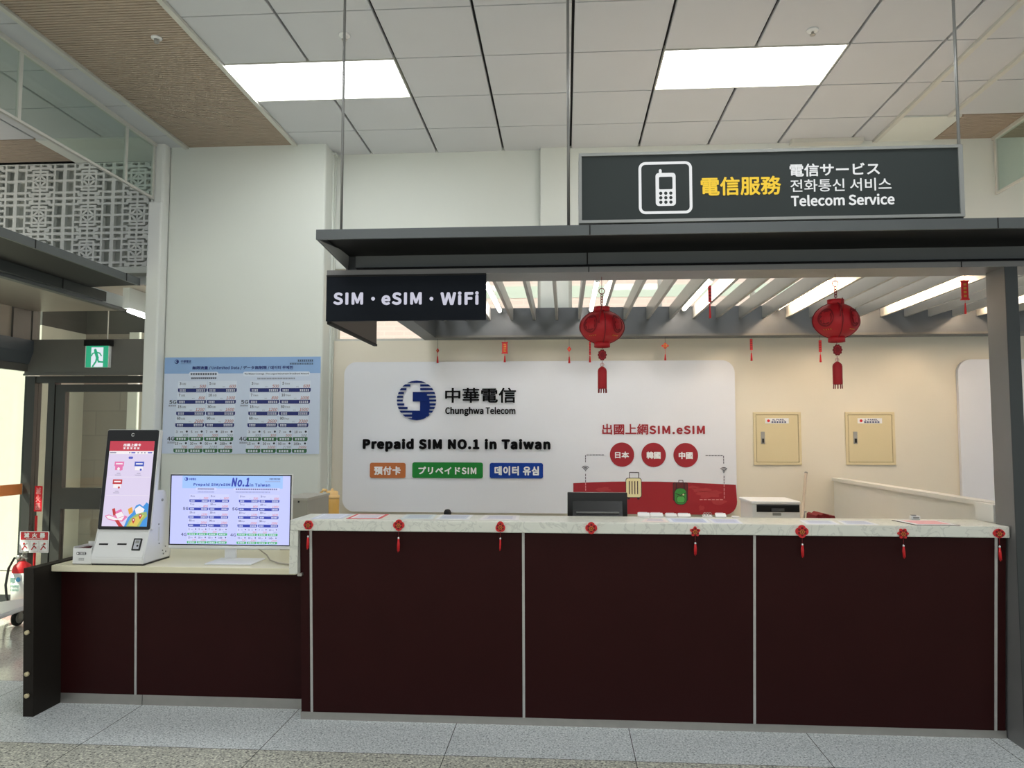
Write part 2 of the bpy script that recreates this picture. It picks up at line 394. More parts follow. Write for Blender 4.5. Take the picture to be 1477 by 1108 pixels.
# walls
WY = 6.65
b = B()
b.box(-2.08, 7, WY, WY+.2, 0, 2.345, 1); b.box(-2.08, 7, WY, WY+.2, 3.0, ZC+.03)
b.box(2.45, 7, WY, WY+.2, 2.345, 3.0)
b.box(-.21, .035, WY-.05, WY+.2, 2.345, ZC+.0)
b.box(-.21, 7, WY-.03, WY+.01, 3.0, ZC-.001)
struct('wall_back', b, [M_wall, mat('warm_cream_paint', (224, 217, 200), .6, var=.02, scale=2)])
b = B(); b.box(1.95, 2.55, WY-.12, WY-.03, ZC-.035, ZC-.001); struct('trim_5', b, [M_trim])
for n, (x0, x1) in enumerate(((-2.08, -.21), (.035, 2.45))):
    t = bpy.data.objects.new('window_%d' % (n+1), None); COL.objects.link(t); t['kind'] = 'structure'; t.location = ((x0+x1)/2, WY+.1, 2.345); ORIG[t.name] = t.location.copy()
    b = B()
    b.box(x0, x1, WY+.08, WY+.13, 2.345, 2.375); b.box(x0, x1, WY+.08, WY+.13, 2.975, 3.0)
    k = max(1, round((x1-x0)/.95))
    for i in range(k+1):
        xx = min(max(x0+(x1-x0)*i/k, x0+.015), x1-.015); b.box(xx-.015, xx+.015, WY+.08, WY+.13, 2.375, 2.975)
    obj('window_frame', b, M_trim, t)
    b = B(); b.box(x0+.01, x1-.01, WY+.1, WY+.106, 2.36, 2.99); obj('pane', b, M_glass, t)
b = B(); b.box(-3.485, -2.075, 6.38, 6.9, 0, ZC+.03, 0, .02); struct('wall_pillar', b, [M_wall])
b = B(); b.box(-3.575, -3.487, 6.29, 6.66, 3.5, ZC+.02, 0, .02); b.box(-3.61, -3.487, 6.27, 6.9, 0, 3.53, 0, .015); struct('wall_end', b, [M_white2])
b = B()   # thin conduits in the corner beside the pillar
for x, y in ((-2.065, 6.58), (-2.062, 6.63)): b.box(x-.01, x+.006, y-.008, y+.008, .95, ZC-.03)
b.box(-2.075, -2.045, 6.56, 6.64, ZC-.03, ZC-.01); struct('trim_6', b, [M_wall])
# lattice wall
b = B(); b.box(-6.3, -3.6, 6.80, 6.95, 2.7, ZC+.03, 0); b.box(-6.3, -3.6, 6.66, 6.80, 2.99, 3.05, 0); struct('wall_lattice_backing', b, [M_wall])
b = B(); WM, HM = .4755, .335; X0 = -4.651
def bar(u0, u1, v0, v1, ox, oz):
    xa, xb = ox+u0/475*WM, ox+u1/475*WM; za, zb = oz-v1/332*HM, oz-v0/332*HM
    xa = max(xa, -6.3); xb = min(xb, -3.615)
    if xb > xa: b.box(xa, xb, 6.66+random.random()*.004, 6.70+random.random()*.004, max(za, 3.052), min(zb, 4.035))
def hseg(u0, u1, v, ox, oz, w=20): bar(u0, u1, v-w/2, v+w/2, ox, oz)
def vseg(u, v0, v1, ox, oz, w=20): bar(u-w/2, u+w/2, v0, v1, ox, oz)
ox0 = X0-WM*4
for r in range(3):
    for c in range(11):
        ox, oz = ox0+c*WM, 4.04-r*HM
        if ox > -3.63 or ox < -6.4: continue
        vseg(0, 0, 332, ox, oz, 36); hseg(0, 475, 0, ox, oz, 24)
        vseg(98, 0, 332, ox, oz); vseg(377, 0, 332, ox, oz)
        for v in (55, 165, 277): hseg(0, 98, v, ox, oz); hseg(377, 475, v, ox, oz)
        for v in (78, 255): hseg(170, 305, v, ox, oz)
        for u in (170, 305): vseg(u, 72, 261, ox, oz)
        for v in (108, 225): hseg(98, 377, v, ox, oz)
        hseg(98, 377, 162, ox, oz, 18)
        vseg(237, 0, 108, ox, oz); vseg(237, 225, 332, ox, oz); vseg(237, 108, 225, ox, oz, 14)
        for v in (45, 288): hseg(140, 335, v, ox, oz)
        for s in (0, 1):
            f = (lambda q: q) if not s else (lambda q: 475-q)
            for tt in (0, 1):
                h = (lambda q: q) if not tt else (lambda q: 332-q)
                lo = lambda q, w: (min(f(q), f(w)), max(f(q), f(w)))
                hseg(*lo(98, 146), h(58), ox, oz); vseg(f(140), min(h(28), h(62)), max(h(28), h(62)), ox, oz)
                hseg(*lo(134, 176), h(28), ox, oz); vseg(f(170), min(h(0), h(32)), max(h(0), h(32)), ox, oz)
        if ox+WM < -3.6:
            for s1, s2 in (((237, 112), (300, 166)), ((300, 166), (237, 222)), ((237, 222), (176, 166)), ((176, 166), (237, 112))):
                p1 = Vector((ox+s1[0]/475*WM, 0, oz-s1[1]/332*HM)); p2 = Vector((ox+s2[0]/475*WM, 0, oz-s2[1]/332*HM))
                d = (p2-p1).normalized(); n = Vector((-d.z, 0, d.x))*.009
                b.hexa([Vector((q.x, yy, q.z)) for q, yy in ((p1-n, 6.66), (p2-n, 6.66), (p2-n, 6.7), (p1-n, 6.7), (p1+n, 6.66), (p2+n, 6.66), (p2+n, 6.7), (p1+n, 6.7))])
tag(obj('lattice_screen', b, M_white2), 'white fretwork screen with square motifs high on the wall above the entrance', 'lattice screen')
# hanging glass curtains
def curtain(name, x, y0, y1, zb, posts, lab):
    t = thing(name, lab, 'glass curtain', (x, (y0+y1)/2, zb))
    b = B(); b.box(x-.003, x+.003, y0, y1, zb+.01, ZC-.005); obj('pane', b, M_glass2, t)
    b = B(); b.box(x-.012, x+.012, y0, y1, zb, zb+.018); obj('bottom_rail', b, M_trim, t)
    b = B(); b.box(x-.02, x+.02, y0, y1, ZC-.03, ZC-.001); obj('top_rail', b, M_trim, t)
    for p in posts:
        b = B(); b.box(x-.01, x+.01, p-.014, p+.014, zb+.018, ZC-.03); obj('post', b, M_trim, t)
curtain('glass_curtain', -3.57, 2.2, 6.28, 3.55, (3.4, 4.63, 5.85, 6.262), 'hanging glass smoke curtain beside the brown slatted ceiling')
curtain('glass_curtain', 3.655, 2.2, 6.61, 3.55, (3.4, 4.9, 6.59), 'hanging glass smoke curtain beyond the telecom sign')
# ------------------------------------------------------------------ exterior seen through glass
M_pink = tilewall('exterior_pink_tile', (232, 204, 202), (229, 199, 197), (234, 210, 207), .24, .06)
M_extg = tilewall('exterior_grey_tile', (160, 148, 137), (152, 141, 130), (146, 135, 125), .6, .3)
b = B(); b.box(-4.3, 5, 9.0, 9.2, 0, 5.5, 0); struct('exterior_wall_pink', b, [M_pink])
b = B(); b.box(-4.2, 5, 8.998, 9.01, aty(745, 430, 8.99).z, aty(745, 413, 8.99).z, 0); struct('exterior_band', b, [mat('exterior_green_band', (206, 211, 204), .5)])
M_extd = mat('exterior_shaded_upper', (96, 92, 88), .6)  # upper walls darkened in colour to stand in for shade
b = B(); b.box(-6.6, -4.3, 9.0, 9.2, 0, 2.75, 0); b.box(-6.6, -4.3, 9.0, 9.2, 2.75, 4.5, 1); struct('exterior_wall_grey', b, [M_extg, M_extd])
b = B(); b.box(-12, -5.92, 8.2, 9.2, 0, 2.75, 0); b.box(-12, -5.92, 8.2, 9.2, 2.75, 4.5, 1); struct('exterior_wall_cream', b, [mat('exterior_cream', (226, 220, 204), .6), M_extd])
b = B()
for x, w_ in ((aty(101, 650, 8.9).x, .07), (aty(193, 650, 8.9).x, .075)): b.box(x-w_, x+w_, 8.85, 8.98, 0, 2.75)
struct('exterior_post', b, [mat('exterior_white_post', (230, 226, 215), .5)])
b = B(); b.box(-14, 8, 7.0, 14, -.08, -.01, 0); struct('exterior_ground', b, [mat('exterior_paving', (190, 184, 174), .6)])
# ------------------------------------------------------------------ entrance
DY = 6.9
b = B(); b.box(-5.07, -3.6, DY-.09, DY+.06, 2.078, 2.40); b.box(-5.07, -5.03, DY-.06, DY+.04, 2.40, 2.70); b.box(-5.075, -3.6, DY-.1, DY-.085, 2.06, 2.078); struct('trim_7', b, [M_header])
b = B(); b.box(-5.03, -3.6, DY, DY+.006, 2.40, 2.70); struct('window_3', b, [M_glass])
b = B(); b.box(-4.33, -4.325, DY-.002, DY+.012, 2.40, 2.70); struct('trim_8', b, [M_trim])
t = bpy.data.objects.new('door_1', None); COL.objects.link(t); t['kind'] = 'structure'; t.location = (-4.3, DY, 0); ORIG[t.name] = t.location.copy()
b = B()
b.box(-5.09, -4.99, DY-.05, DY+.05, 0, 2.06); b.box(-4.99, -3.6, DY-.04, DY+.05, 1.995, 2.06); b.box(-4.865, -4.80, DY-.04, DY+.05, 0, 1.995)
obj('door_frame', b, M_frame, t)
b = B()
b.box(-4.795, -4.70, DY-.03, DY+.03, 0, 1.98); b.box(-4.70, -3.6, DY-.03, DY+.03, 1.91, 1.98); b.box(-4.70, -3.6, DY-.03, DY+.03, .815, 1.01); b.box(-4.70, -3.6, DY-.03, DY+.03, 0, .2)
obj('door_leaf', b, M_frame, t)
b = B(); b.box(-4.70, -3.6, DY-.003, DY+.003, 1.01, 1.91); b.box(-4.70, -3.6, DY-.003, DY+.003, .2, .815); obj('door_glass', b, M_glass, t)
b = B(); b.box(-4.99, -4.865, DY-.003, DY+.003, 0, 1.995); obj('side_glass', b, M_glass, t)
# side glazing of the vestibule
b = B(); b.prism([(-5.09, 2.17), (-5.03, 2.17), (-4.99, 2.28), (-4.99, 2.39), (-5.09, 2.40)], 1, 3.0, 6.81, 0); struct('trim_9', b, [mat('blue_grey_cladding', (84, 90, 96), .4, metal=.2)])
b = B(); b.box(-5.085, -5.04, 3.0, 6.81, 2.10, 2.168); b.box(-5.085, -5.04, 6.60, 6.84, 2.40, 2.69); b.box(-5.085, -5.055, 4.4, 4.5, 0, 2.1); struct('trim_10', b, [M_header])
b = B(); b.box(-5.075, -5.069, 3.0, 6.85, 0, 2.10); struct('window_4', b, [M_glass])
b = B(); b.box(-5.068, -5.066, 3.0, 6.845, .95, 1.05); struct('trim_11', b, [mat('orange_safety_stripe', (246, 152, 86), .5)])
b = B(); b.box(-5.09, -5.06, 3.0, 6.6, 2.40, 2.69); struct('wall_transom', b, [mat('beige_panel', (160, 150, 136), .5)])
# entrance canopy
t = thing('entrance_canopy', 'charcoal metal canopy with stepped fascia over the glass entrance', 'canopy', (-4.3, 5, 2.67))
def rail(name, pr, m, y0=2.6, y1=6.5):
    b = B(); b.prism(pr, 1, y0, y1); return obj(name, b, m, t)
rail('flange', [(-3.65, 2.79), (-3.65, 2.852), (-4.3, 2.852), (-4.3, 2.84), (-3.67, 2.84), (-3.67, 2.79)], M_can, y1=6.26)
rail('underside', [(-3.67, 2.795), (-3.67, 2.805), (-4.13, 2.79), (-4.13, 2.78)], mat('shaded_soffit', (16, 15, 14), .6), y1=6.26)  # near-black colour carries the shade under the dark grey canopy
rail('fascia', [(-4.1, 2.70), (-4.1, 2.785), (-4.14, 2.785), (-4.14, 2.70)], M_can2)
rail('lower_rail', [(-4.14, 2.672), (-4.14, 2.70), (-4.2, 2.70), (-4.2, 2.672)], M_can, y1=6.86)
rail('soffit', [(-4.2, 2.675), (-4.2, 2.69), (-5.03, 2.69), (-5.03, 2.675)], mat('bronze_soffit', (150, 142, 132), .35, metal=.3), y1=6.86)
b = B(); b.box(-4.09, -3.62, 6.27, 6.79, 2.79, 2.80); obj('end_soffit', b, mat('lit_soffit', (190, 178, 165), .5), t)  # paler colour stands in for lamp and door light on this end
b = B()
for yy in (4.95, 6.05): b.box(-3.652, -3.647, yy, yy+.008, 2.79, 2.853)
b.box(-4.102, -4.096, 5.9, 5.91, 2.70, 2.785); obj('joint', b, M_dark, t)
t = thing('tube_lamp', 'bare white tube lamp under the entrance canopy end', 'tube lamp', (-3.82, 6.6, 2.58))
b = B(); b.tube([(-3.80, 6.35, 2.585), (-3.86, 6.80, 2.585)], .014, 10); obj('tube', b, glow('entrance_tube', (250, 252, 255), 9), t)
b = B(); b.box(-3.85, -3.79, 6.34, 6.80, 2.61, 2.79); obj('housing', b, M_white2, t)
# exit sign
t = thing('exit_sign', 'green running-man exit sign hung on the bronze door header', 'exit sign', (-4.42, DY-.13, 2.14))
q0, q1, r0, r1 = px(124, 499, 156, 530, DY-.13); y = DY-.13
b = B(); b.box(q0-.008, q1+.008, y, y+.035, r0, r1); obj('housing', b, M_white, t)
b = B(); b.box(q0-.02, q1+.025, y-.01, y+.05, r1, r1+.055); obj('bracket', b, M_black, t)
a = Pl((q0, y-.001, r0), (1, 0, 0), (0, 0, 1)); w, h = q1-q0, r1-r0
G_grn = glow('exit_green', (40, 176, 130), .75); G_ewh = glow('exit_white', (226, 232, 240), .9)
a.rect(0, w, 0, h, 0); a.rect(w*.24, w*.78, h*.02, h*.93, 1, .001)
U = lambda s_, t_: (s_*w, (1-t_)*h)
a.disc(*U(.42, .2), w*.06, 0, .002); a.line([U(.44, .28), U(.52, .55)], w*.13, 0, .002)
a.line([U(.45, .3), U(.3, .36), U(.26, .46)], w*.055, 0, .002); a.line([U(.47, .3), U(.62, .34), U(.7, .46)], w*.055, 0, .002)
a.line([U(.5, .55), U(.46, .74), U(.33, .95)], w*.075, 0, .002); a.line([U(.52, .55), U(.58, .74), U(.8, .76)], w*.075, 0, .002)
a.obj('pictogram', [G_grn, G_ewh], t)
b = B(); b.box(q0+.05, q1-.05, y+.03, DY-.088, r1-.03, r1); obj('mount', b, M_black, t)
# red vertical sticker on the glass beside the door
u0, u1, v0, v1 = px(50, 701, 61, 738, DY-.012)
a = XZ(DY-.012); a.rr(u0, u1, v0, v1, .006, 0, 0, .004); h = (v1-v0)/3.3
for i, ch in enumerate('滅火器'): a.text(ch, u0+.012, u1-.012, v1-.015-(i+1)*h+.008, v1-.015-i*h, 1, .005, bold=.02)
tag(a.obj('fire_sticker', [mat('sticker_red', (226, 20, 40), .5), mat('sticker_pale', (240, 150, 150), .5)]), 'tall red sticker with pale characters on the narrow glass', 'sticker')
# ================================================================== MAIN COUNTER
t = thing('service_counter', 'long dark maroon reception counter with white marble top', 'counter', (.38, 4.2, 0))
ZT, ZB = 1.058, 1.002
XL, XR = -1.447, 2.19
def tilt(z): return 3.995+.075*(1-z/.97)           # the front leans in towards the floor
def slab_front(b, x0, x1, z0, z1, dy=0, th=.02):
    b.hexa([(x0, tilt(z0)+dy, z0), (x1, tilt(z0)+dy, z0), (x1, tilt(z0)+dy+th, z0), (x0, tilt(z0)+dy+th, z0), (x0, tilt(z1)+dy, z1), (x1, tilt(z1)+dy, z1), (x1, tilt(z1)+dy+th, z1), (x0, tilt(z1)+dy+th, z1)])
b = B(); b.box(XL, XR, 3.968, 4.29, ZB, ZT, 0, .004); b.box(XL, XL+.044, 3.968, 4.29, .778, ZB, 0); obj('countertop', b, M_marble, t)
xs = [-1.405, -1.343, -.218, .958, 2.136, 2.188]
for i in range(5):
    b = B(); slab_front(b, xs[i]+.005, xs[i+1]-.005, .04, ZB-.002); obj('front_panel', b, M_panel, t)
for x in xs[1:5]:
    b = B(); slab_front(b, x-.0065, x+.0065, .04, ZB-.002, -.003, .012); obj('divider_strip', b, M_strip, t)
b = B(); b.box(-1.405, 2.19, 4.07, 4.1, 0, .04); obj('kick_plate', b, M_steel, t)
b = B(); b.box(-1.40, 2.185, 4.11, 4.27, .0, ZB-.003); obj('body', b, M_endp, t)
b = B(); b.box(-1.40, 2.15, 4.275, 4.95, .72, .75); b.box(-1.40, 2.15, 4.9, 4.93, 0, .72); obj('inner_desk', b, M_cream, t)
b = B(); b.box(-1.41, -1.385, 3.985, 4.03, .762, .778, 0, .003); obj('edge_foot', b, M_steel, t)
# side counter (lower)
t = thing('side_counter', 'low cream-topped counter with black end panel below the kiosk', 'counter', (-2.15, 4.4, 0))
b = B(); b.box(-2.835, -1.45, 4.085, 4.74, .750, .784, 0, .004); obj('worktop', b, M_cream, t)
b = B(); b.hexa([(-2.895, 3.995, 0), (-2.838, 3.995, 0), (-2.838, 4.74, 0), (-2.895, 4.74, 0), (-2.895, 3.95, .79), (-2.838, 3.95, .79), (-2.838, 4.74, .79), (-2.895, 4.74, .79)]); obj('end_panel', b, M_endp, t)
for x0, x1 in ((-2.836, -2.405), (-2.393, -1.41)):
    b = B(); b.hexa([(x0, 4.213, .055), (x1, 4.213, .055), (x1, 4.235, .055), (x0, 4.235, .055), (x0, 4.175, .749), (x1, 4.175, .749), (x1, 4.197, .749), (x0, 4.197, .749)]); obj('front_panel', b, M_panel, t)
b = B(); b.hexa([(-2.405, 4.21, .055), (-2.393, 4.21, .055), (-2.393, 4.22, .055), (-2.405, 4.22, .055), (-2.405, 4.172, .749), (-2.393, 4.172, .749), (-2.393, 4.182, .749), (-2.405, 4.182, .749)]); obj('divider_strip', b, M_strip, t)
for x0, x1 in ((-2.836, -2.362), (-2.358, -1.41)):
    b = B(); b.box(x0, x1, 4.213, 4.24, 0, .055); obj('kick_plate', b, M_steel, t)
b = B(); b.box(-2.83, -1.42, 4.245, 4.70, 0, .748); obj('body', b, M_endp, t)
for z in (.115, .23, .45):
    b = B(); b.lathe([(.002, 0), (.012, 0), (.012, .012), (.002, .012)], (-2.866, 3.978+.045*z/.79*-1+.0, z), 12, ax='y'); obj('screw_cap', b, M_beige, t)
# partition on the side of the service area
b = B(); b.box(2.25, 2.30, 4.12, 6.62, 0, 1.13); b.box(2.235, 2.315, 4.10, 6.62, 1.13, 1.155); b.box(2.196, 2.235, 4.12, 4.3, 1.06, 1.15)
tag(obj('low_partition', b, mat('white_laminate', (222, 221, 214), .4, var=.02)), 'low white partition running back from the grey post', 'partition')

# ================================================================== CANOPY OVER THE COUNTER
CXR = 3.9
t = thing('counter_canopy', 'charcoal metal canopy with grey roof slats over the reception counter', 'canopy', (1.3, 5, 2.335))
def part(name, m, *boxes, bev=0):
    b = B()
    for q in boxes: b.box(*q, 0, bev)
    return obj(name, b, m, t)
part('flange', M_can, (-1.214, CXR, 3.60, 3.615, 2.459, 2.508), (-1.214, CXR, 3.615, 4.2, 2.50, 2.508))
part('soffit', mat('shaded_soffit', (16, 15, 14), .6, spec=.2), (-1.205, CXR, 3.616, 4.10, 2.494, 2.4995))  # shade below the flange is put into this near-black colour
b = B(); b.prism([(3.615, 2.46), (3.615, 2.50), (4.17, 2.50), (4.17, 2.425)], 0, -1.214, -1.206); obj('end_return', b, M_can, t)
q = aty(503.5, 366, 4.09); b = B()
b.hexa([(-1.2055, 3.615, 2.459), (-1.2050, 3.62, 2.459), (q.x, q.y, q.z), (-1.2055, 4.13, 2.424), (-1.2055, 3.615, 2.462), (-1.2050, 3.62, 2.462), (q.x, q.y, q.z+.004), (-1.2055, 4.13, 2.428)]); obj('end_gusset', b, mat('lit_grey_metal', (186, 186, 182), .45), t)  # pale colour imitates light falling on the end facet
part('fascia', mat('mid_charcoal_metal', (120, 124, 126), .4, metal=.2), (-1.155, CXR, 4.10, 4.12, 2.43, 2.499))
part('recess', M_blackm, (-1.155, CXR, 4.12, 4.14, 2.377, 2.43))
part('front_beam', M_beam, (-1.26, CXR, 3.925, 4.14, 2.35, 2.378))
for q in ((.118, .124, 3.598, 3.601, 2.459, 2.508), (.12, .127, 4.098, 4.101, 2.43, 2.499), (.123, .128, 3.923, 3.926, 2.35, 2.378), (1.985, 1.99, 3.923, 3.926, 2.35, 2.378), (1.99, 1.995, 3.598, 3.601, 2.459, 2.508)): part('joint', M_dark, q)
M_beam2 = mat('blue_grey_beam', (98, 101, 104), .45, metal=.2)
part('back_beam', M_beam2, (-1.22, CXR, 6.40, 6.56, 2.335, 2.585))
part('back_beam_lip', mat('beam_lip', (108, 106, 102), .45, metal=.2), (-1.22, CXR, 6.385, 6.40, 2.335, 2.352))
part('side_beam', M_beam2, (-1.22, -1.10, 4.14, 6.40, 2.335, 2.585))
for k in range(-4, 23):
    x = -.446+.19*k
    if -1.09 < x < CXR: part('slat', M_slat, (x-.011, x+.011, 4.14, 6.40, 2.48, 2.585))
b = B(); b.prism([(4.0, 2.36), (4.0, 2.378), (4.14, 2.378), (4.14, 2.36)], 0, 2.0, 2.19)
b.bm.free()
# fluorescent tubes between the slats
tl = ['first tube light from the small black sign, between roof slats', 'tube light between the roof slats behind the lantern over the white board', 'tube light between the roof slats next to the long hanging scroll', 'tube light between the roof slats before the lantern over the steel panels', 'tube light between the roof slats just past the lantern over the steel panels', 'tube light between the roof slats beyond the grey post']
for i, k in enumerate((0, 4, 8, 12, 16, 20)):
    x = -.446+.19*k-.095
    f = thing('fluorescent_light', tl[i], 'tube light', (x, 5.7, 2.54), 'tube lights in the counter canopy')
    b = B(); b.tube([(x, 5.10, 2.545), (x, 6.28, 2.545)], .014, 10); obj('tube', b, G_tubes[i], f)
    for y0, y1 in ((5.06, 5.10), (6.28, 6.32)):
        b = B(); b.tube([(x, y0, 2.545), (x, y1, 2.545)], .017, 10); obj('end_cap', b, M_white, f)
    b = B(); b.box(x-.012, x+.012, 5.05, 6.39, 2.562, 2.584); obj('batten', b, M_white2, f)
# post
t = thing('canopy_post', 'square grey metal post at the end of the marble counter', 'post', (2.224, 4.01, 0))
b = B(); b.box(2.196, 2.255, 3.93, 4.10, 0, 2.35); obj('shaft', b, M_beam, t)
b = B(); b.box(2.195, 2.256, 3.926, 3.93, 0, 2.35); obj('face_plate', b, M_can2, t)
# suspension rods
for x, y, lab in ((-1.168, 3.86, 'thin grey hanging rod nearest the pillar, above the black sign'), (.021, 3.80, 'thin grey hanging rod beside the telecom sign, in the middle of the canopy'), (1.95, 3.83, 'thin grey hanging rod behind the far end of the telecom sign, by the post')):
    r = thing('suspension_rod', lab, 'rod', (x, y, 2.508), 'canopy suspension rods')
    b = B(); b.tube([(x, y, 2.508), (x, y, ZC)], .0075, 10); obj('rod', b, M_rod, r)
    b = B(); b.lathe([(.02, 2.508), (.02, 2.516), (.011, 2.53), (.0076, 2.53)], (x, y, 0), 16); obj('socket', b, M_rod, r)
    b = B(); b.lathe([(.0076, ZC-.012), (.022, ZC-.012), (.022, ZC-.0005)], (x, y, 0), 16); obj('ceiling_plate', b, M_rod, r)
# ------------------------------------------------------------------ telecom sign
SY = 3.65
t = thing('telecom_sign', 'long grey illuminated telecom service sign above the canopy', 'sign', (.97, SY+.08, 2.509))
X0s, X1s, Z0s, Z1s = .071, 1.873, 2.53, 2.876
b = B(); b.box(X0s+.012, X1s-.012, SY+.004, SY+.15, Z0s+.012, Z1s-.012); obj('face', b, mat('sign_grey', (52, 58, 58), .5, var=.04, spec=.2), t)
b = B()
for q in ((X0s, X1s, SY-.004, SY+.155, Z0s, Z0s+.014), (X0s, X1s, SY-.004, SY+.155, Z1s-.014, Z1s), (X0s, X0s+.014, SY-.004, SY+.155, Z0s+.014, Z1s-.014), (X1s-.02, X1s, SY-.004, SY+.155, Z0s+.014, Z1s-.014)): b.box(*q, 0)
obj('frame', b, mat('sign_frame', (150, 152, 150), .4, metal=.3), t)
b = B(); b.box(X0s+.2, X0s+.26, SY+.03, SY+.12, 2.508, Z0s); b.box(X1s-.26, X1s-.2, SY+.03, SY+.12, 2.508, Z0s); obj('foot', b, M_can2, t)
G_sw = glow('sign_white', (240, 242, 242), .8); G_sy = glow('sign_yellow', (250, 208, 24), .8)
Yf = SY+.0035
a = XZ(Yf)
u0, u1, v0, v1 = px(921.1, 233.4, 998.4, 308.6, Yf); a.ringrr(u0, u1, v0, v1, .033, .0135, 0, .002)
u0, u1, v0, v1 = px(945.6, 249.6, 974.6, 297.2, Yf); W_, H_ = u1-u0, v1-v0
a.rr(u0, u1, v0, v1, .016, 0, .002)
a.rr(u0+W_*.17, u0+W_*.84, v0+H_*.50, v0+H_*.88, .006, 1, .003)
for i in range(3):
    for j in range(3): a.disc(u0+W_*(.25+.25*i), v0+H_*(.11+.135*j), W_*.085, 1, .003, n=14)
a.rr(u0+W_*.17, u0+W_*.31, v1-.004, v1+.019, .007, 0, .002)
a.obj('phone_symbol', [G_sw, MATS['sign_grey']], t)
a = XZ(Yf); a.text('電信服務', *px(1010.6, 254.8, 1126.4, 281.8, Yf), 0, .002, bold=.024); a.obj('yellow_lettering', G_sy, t, label='yellow lettering')
a = XZ(Yf)
a.text('電信サービス', *px(1138.7, 235.5, 1268.8, 254, Yf), 0, .002, bold=.022)
a.text('전화통신 서비스', *px(1139.9, 257.9, 1285.4, 276, Yf), 0, .002, bold=.008)
a.text('Telecom Service', *px(1140.7, 280.3, 1290, 296.6, Yf), 0, .002, bold=.035)
a.obj('white_lettering', G_sw, t)
# ------------------------------------------------------------------ SIM sign on the canopy corner
Y = 3.915
t = thing('corner_sign', 'black corner sign reading SIM, eSIM and WiFi under the canopy end', 'sign', (-.83, Y, 2.104))
b = B(); b.box(-1.258, -.409, Y, Y+.02, 2.104, 2.349); obj('front_board', b, M_signblk, t)
b = B(); b.box(-1.258, -1.24, Y+.02, 4.93, 2.104, 2.349); obj('side_board', b, mat('sign_back', (72, 64, 58), .5), t)
b = B(); b.box(-1.258, -1.235, Y+.02, 4.93, 2.09, 2.104); b.box(-1.258, -.409, Y-.003, Y+.02, 2.340, 2.349); obj('edge_trim', b, M_dark, t)
a = XZ(Y)
for s_, x0, x1, y0 in (('SIM', 481.2, 524, 422), ('eSIM', 550.5, 608.5, 421.8), ('WiFi', 635.5, 690.6, 420.8)): a.text(s_, *px(x0, y0, x1, 440, Y), 0, .003, .003, bold=.055)
for x in (538.4, 622.5): a.disc(*pt(x, 431.2, Y), .0098, 0, .003, .003, 16)
a.obj('lettering', glow('sim_letters', (222, 222, 240), .68), t)

# ================================================================== BACK WALL BOARD
BY = 6.605
t = thing('brand_board', 'large white rounded wall board with blue round logo and prepaid SIM lettering', 'wall board', (-.26, BY, .85))
a = XZ(BY); u0, u1, v0, v1 = px(495, 521, 1061.5, 740.5, BY)
a2 = XZ(BY); a2.rr(u0, u1, v0, v1, .11, 0, -.038, .038, n=10); a2.obj('board', M_board, t)
P = lambda x, y: pt(x, y, BY)
# logo
a = XZ(BY); cx, cz = P(601, 577.6); q = (P(629.2, 577.6)[0]-P(572.8, 577.6)[0])/2/208
rows = [(70, 94, [(0, 999)]), (110, 132, [(0, 235), (342, 999)]), (150, 172, [(0, 192), (342, 999)]), (190, 212, [(0, 167), (263, 999)]),
        (212, 230, [(263, 412)]), (230, 251, [(0, 158), (263, 999)]), (251, 270, [(263, 437)]), (270, 290, [(0, 156), (263, 999)]), (290, 310, [(342, 440)]), (310, 332, [(0, 172), (342, 999)]),
        (332, 347, [(342, 444)]), (347, 370, [(0, 208), (342, 999)]), (370, 387, [(342, 440)]), (387, 408, [(0, 999)]), (408, 427, [(258, 436)]), (427, 450, [(0, 999)]), (450, 465, [(258, 405)]), (465, 487, [(0, 999)])]
for (y0, y1, sp) in rows:
    for (s0, s1) in sp:
        n = 4
        L_, R_ = [], []
        for k in range(n+1):
            yy = y0+(y1-y0)*k/n; hw = math.sqrt(max(208**2-(yy-278)**2, 1))
            L_.append((max(s0, 303-hw), yy)); R_.append((min(s1, 303+hw), yy))
        pts = [(cx+(p_[0]-303)*q, cz-(p_[1]-278)*q) for p_ in L_[::-1]+R_]
        pts2 = [pts[0]]
        for p_ in pts[1:]:
            if math.hypot(p_[0]-pts2[-1][0], p_[1]-pts2[-1][1]) > 1e-5: pts2.append(p_)
        a.poly(pts2[::-1] if False else pts2, 0, .001, .012)
a.obj('logo', M_navy, t)
a = XZ(BY)
a.text('中華電信', *px(642.3, 559.6, 744.2, 581.2, BY), 0, .001, .012, bold=.016)
a.text('Chunghwa', *px(642.3, 587, 697.5, 600.2, BY), 0, .001, .008, bold=.025); a.text('Telecom', *px(700.5, 587, 743.5, 597.4, BY), 0, .001, .008, bold=.025)
a.text('Prepaid SIM NO.1 in Taiwan', *px(523.6, 632.6, 794, 652, BY), 0, .001, .012, bold=.062)
a.obj('lettering', M_tblk, t, label='black raised lettering')
for (s_, bx, tx, col, nm) in (('預付卡', (533.8, 667.6, 585, 689.6), (539.9, 672.6, 578.3, 685), (188, 112, 66), 'orange'), ('プリペイドSIM', (595, 667.1, 696.6, 689.7), (603.8, 673.2, 687.3, 684.4), (36, 128, 56), 'green'), ('데이터 유심', (706.5, 667.8, 783.3, 690), (713.4, 672.4, 777.4, 685.8), (24, 62, 148), 'blue')):
    a = XZ(BY); a.rr(*px(*bx, BY), .018, 0, .001, .008); a.text(s_, *px(*tx, BY), 1, .0105, bold=.045)
    a.obj('name_plate', [mat('plate_'+nm, col, .5, var=.02, spec=.15), M_twht], t, label=nm+' name plate with white lettering')
M_crim = mat('crimson_print', (156, 26, 38), .5, var=.03)
a = XZ(BY)
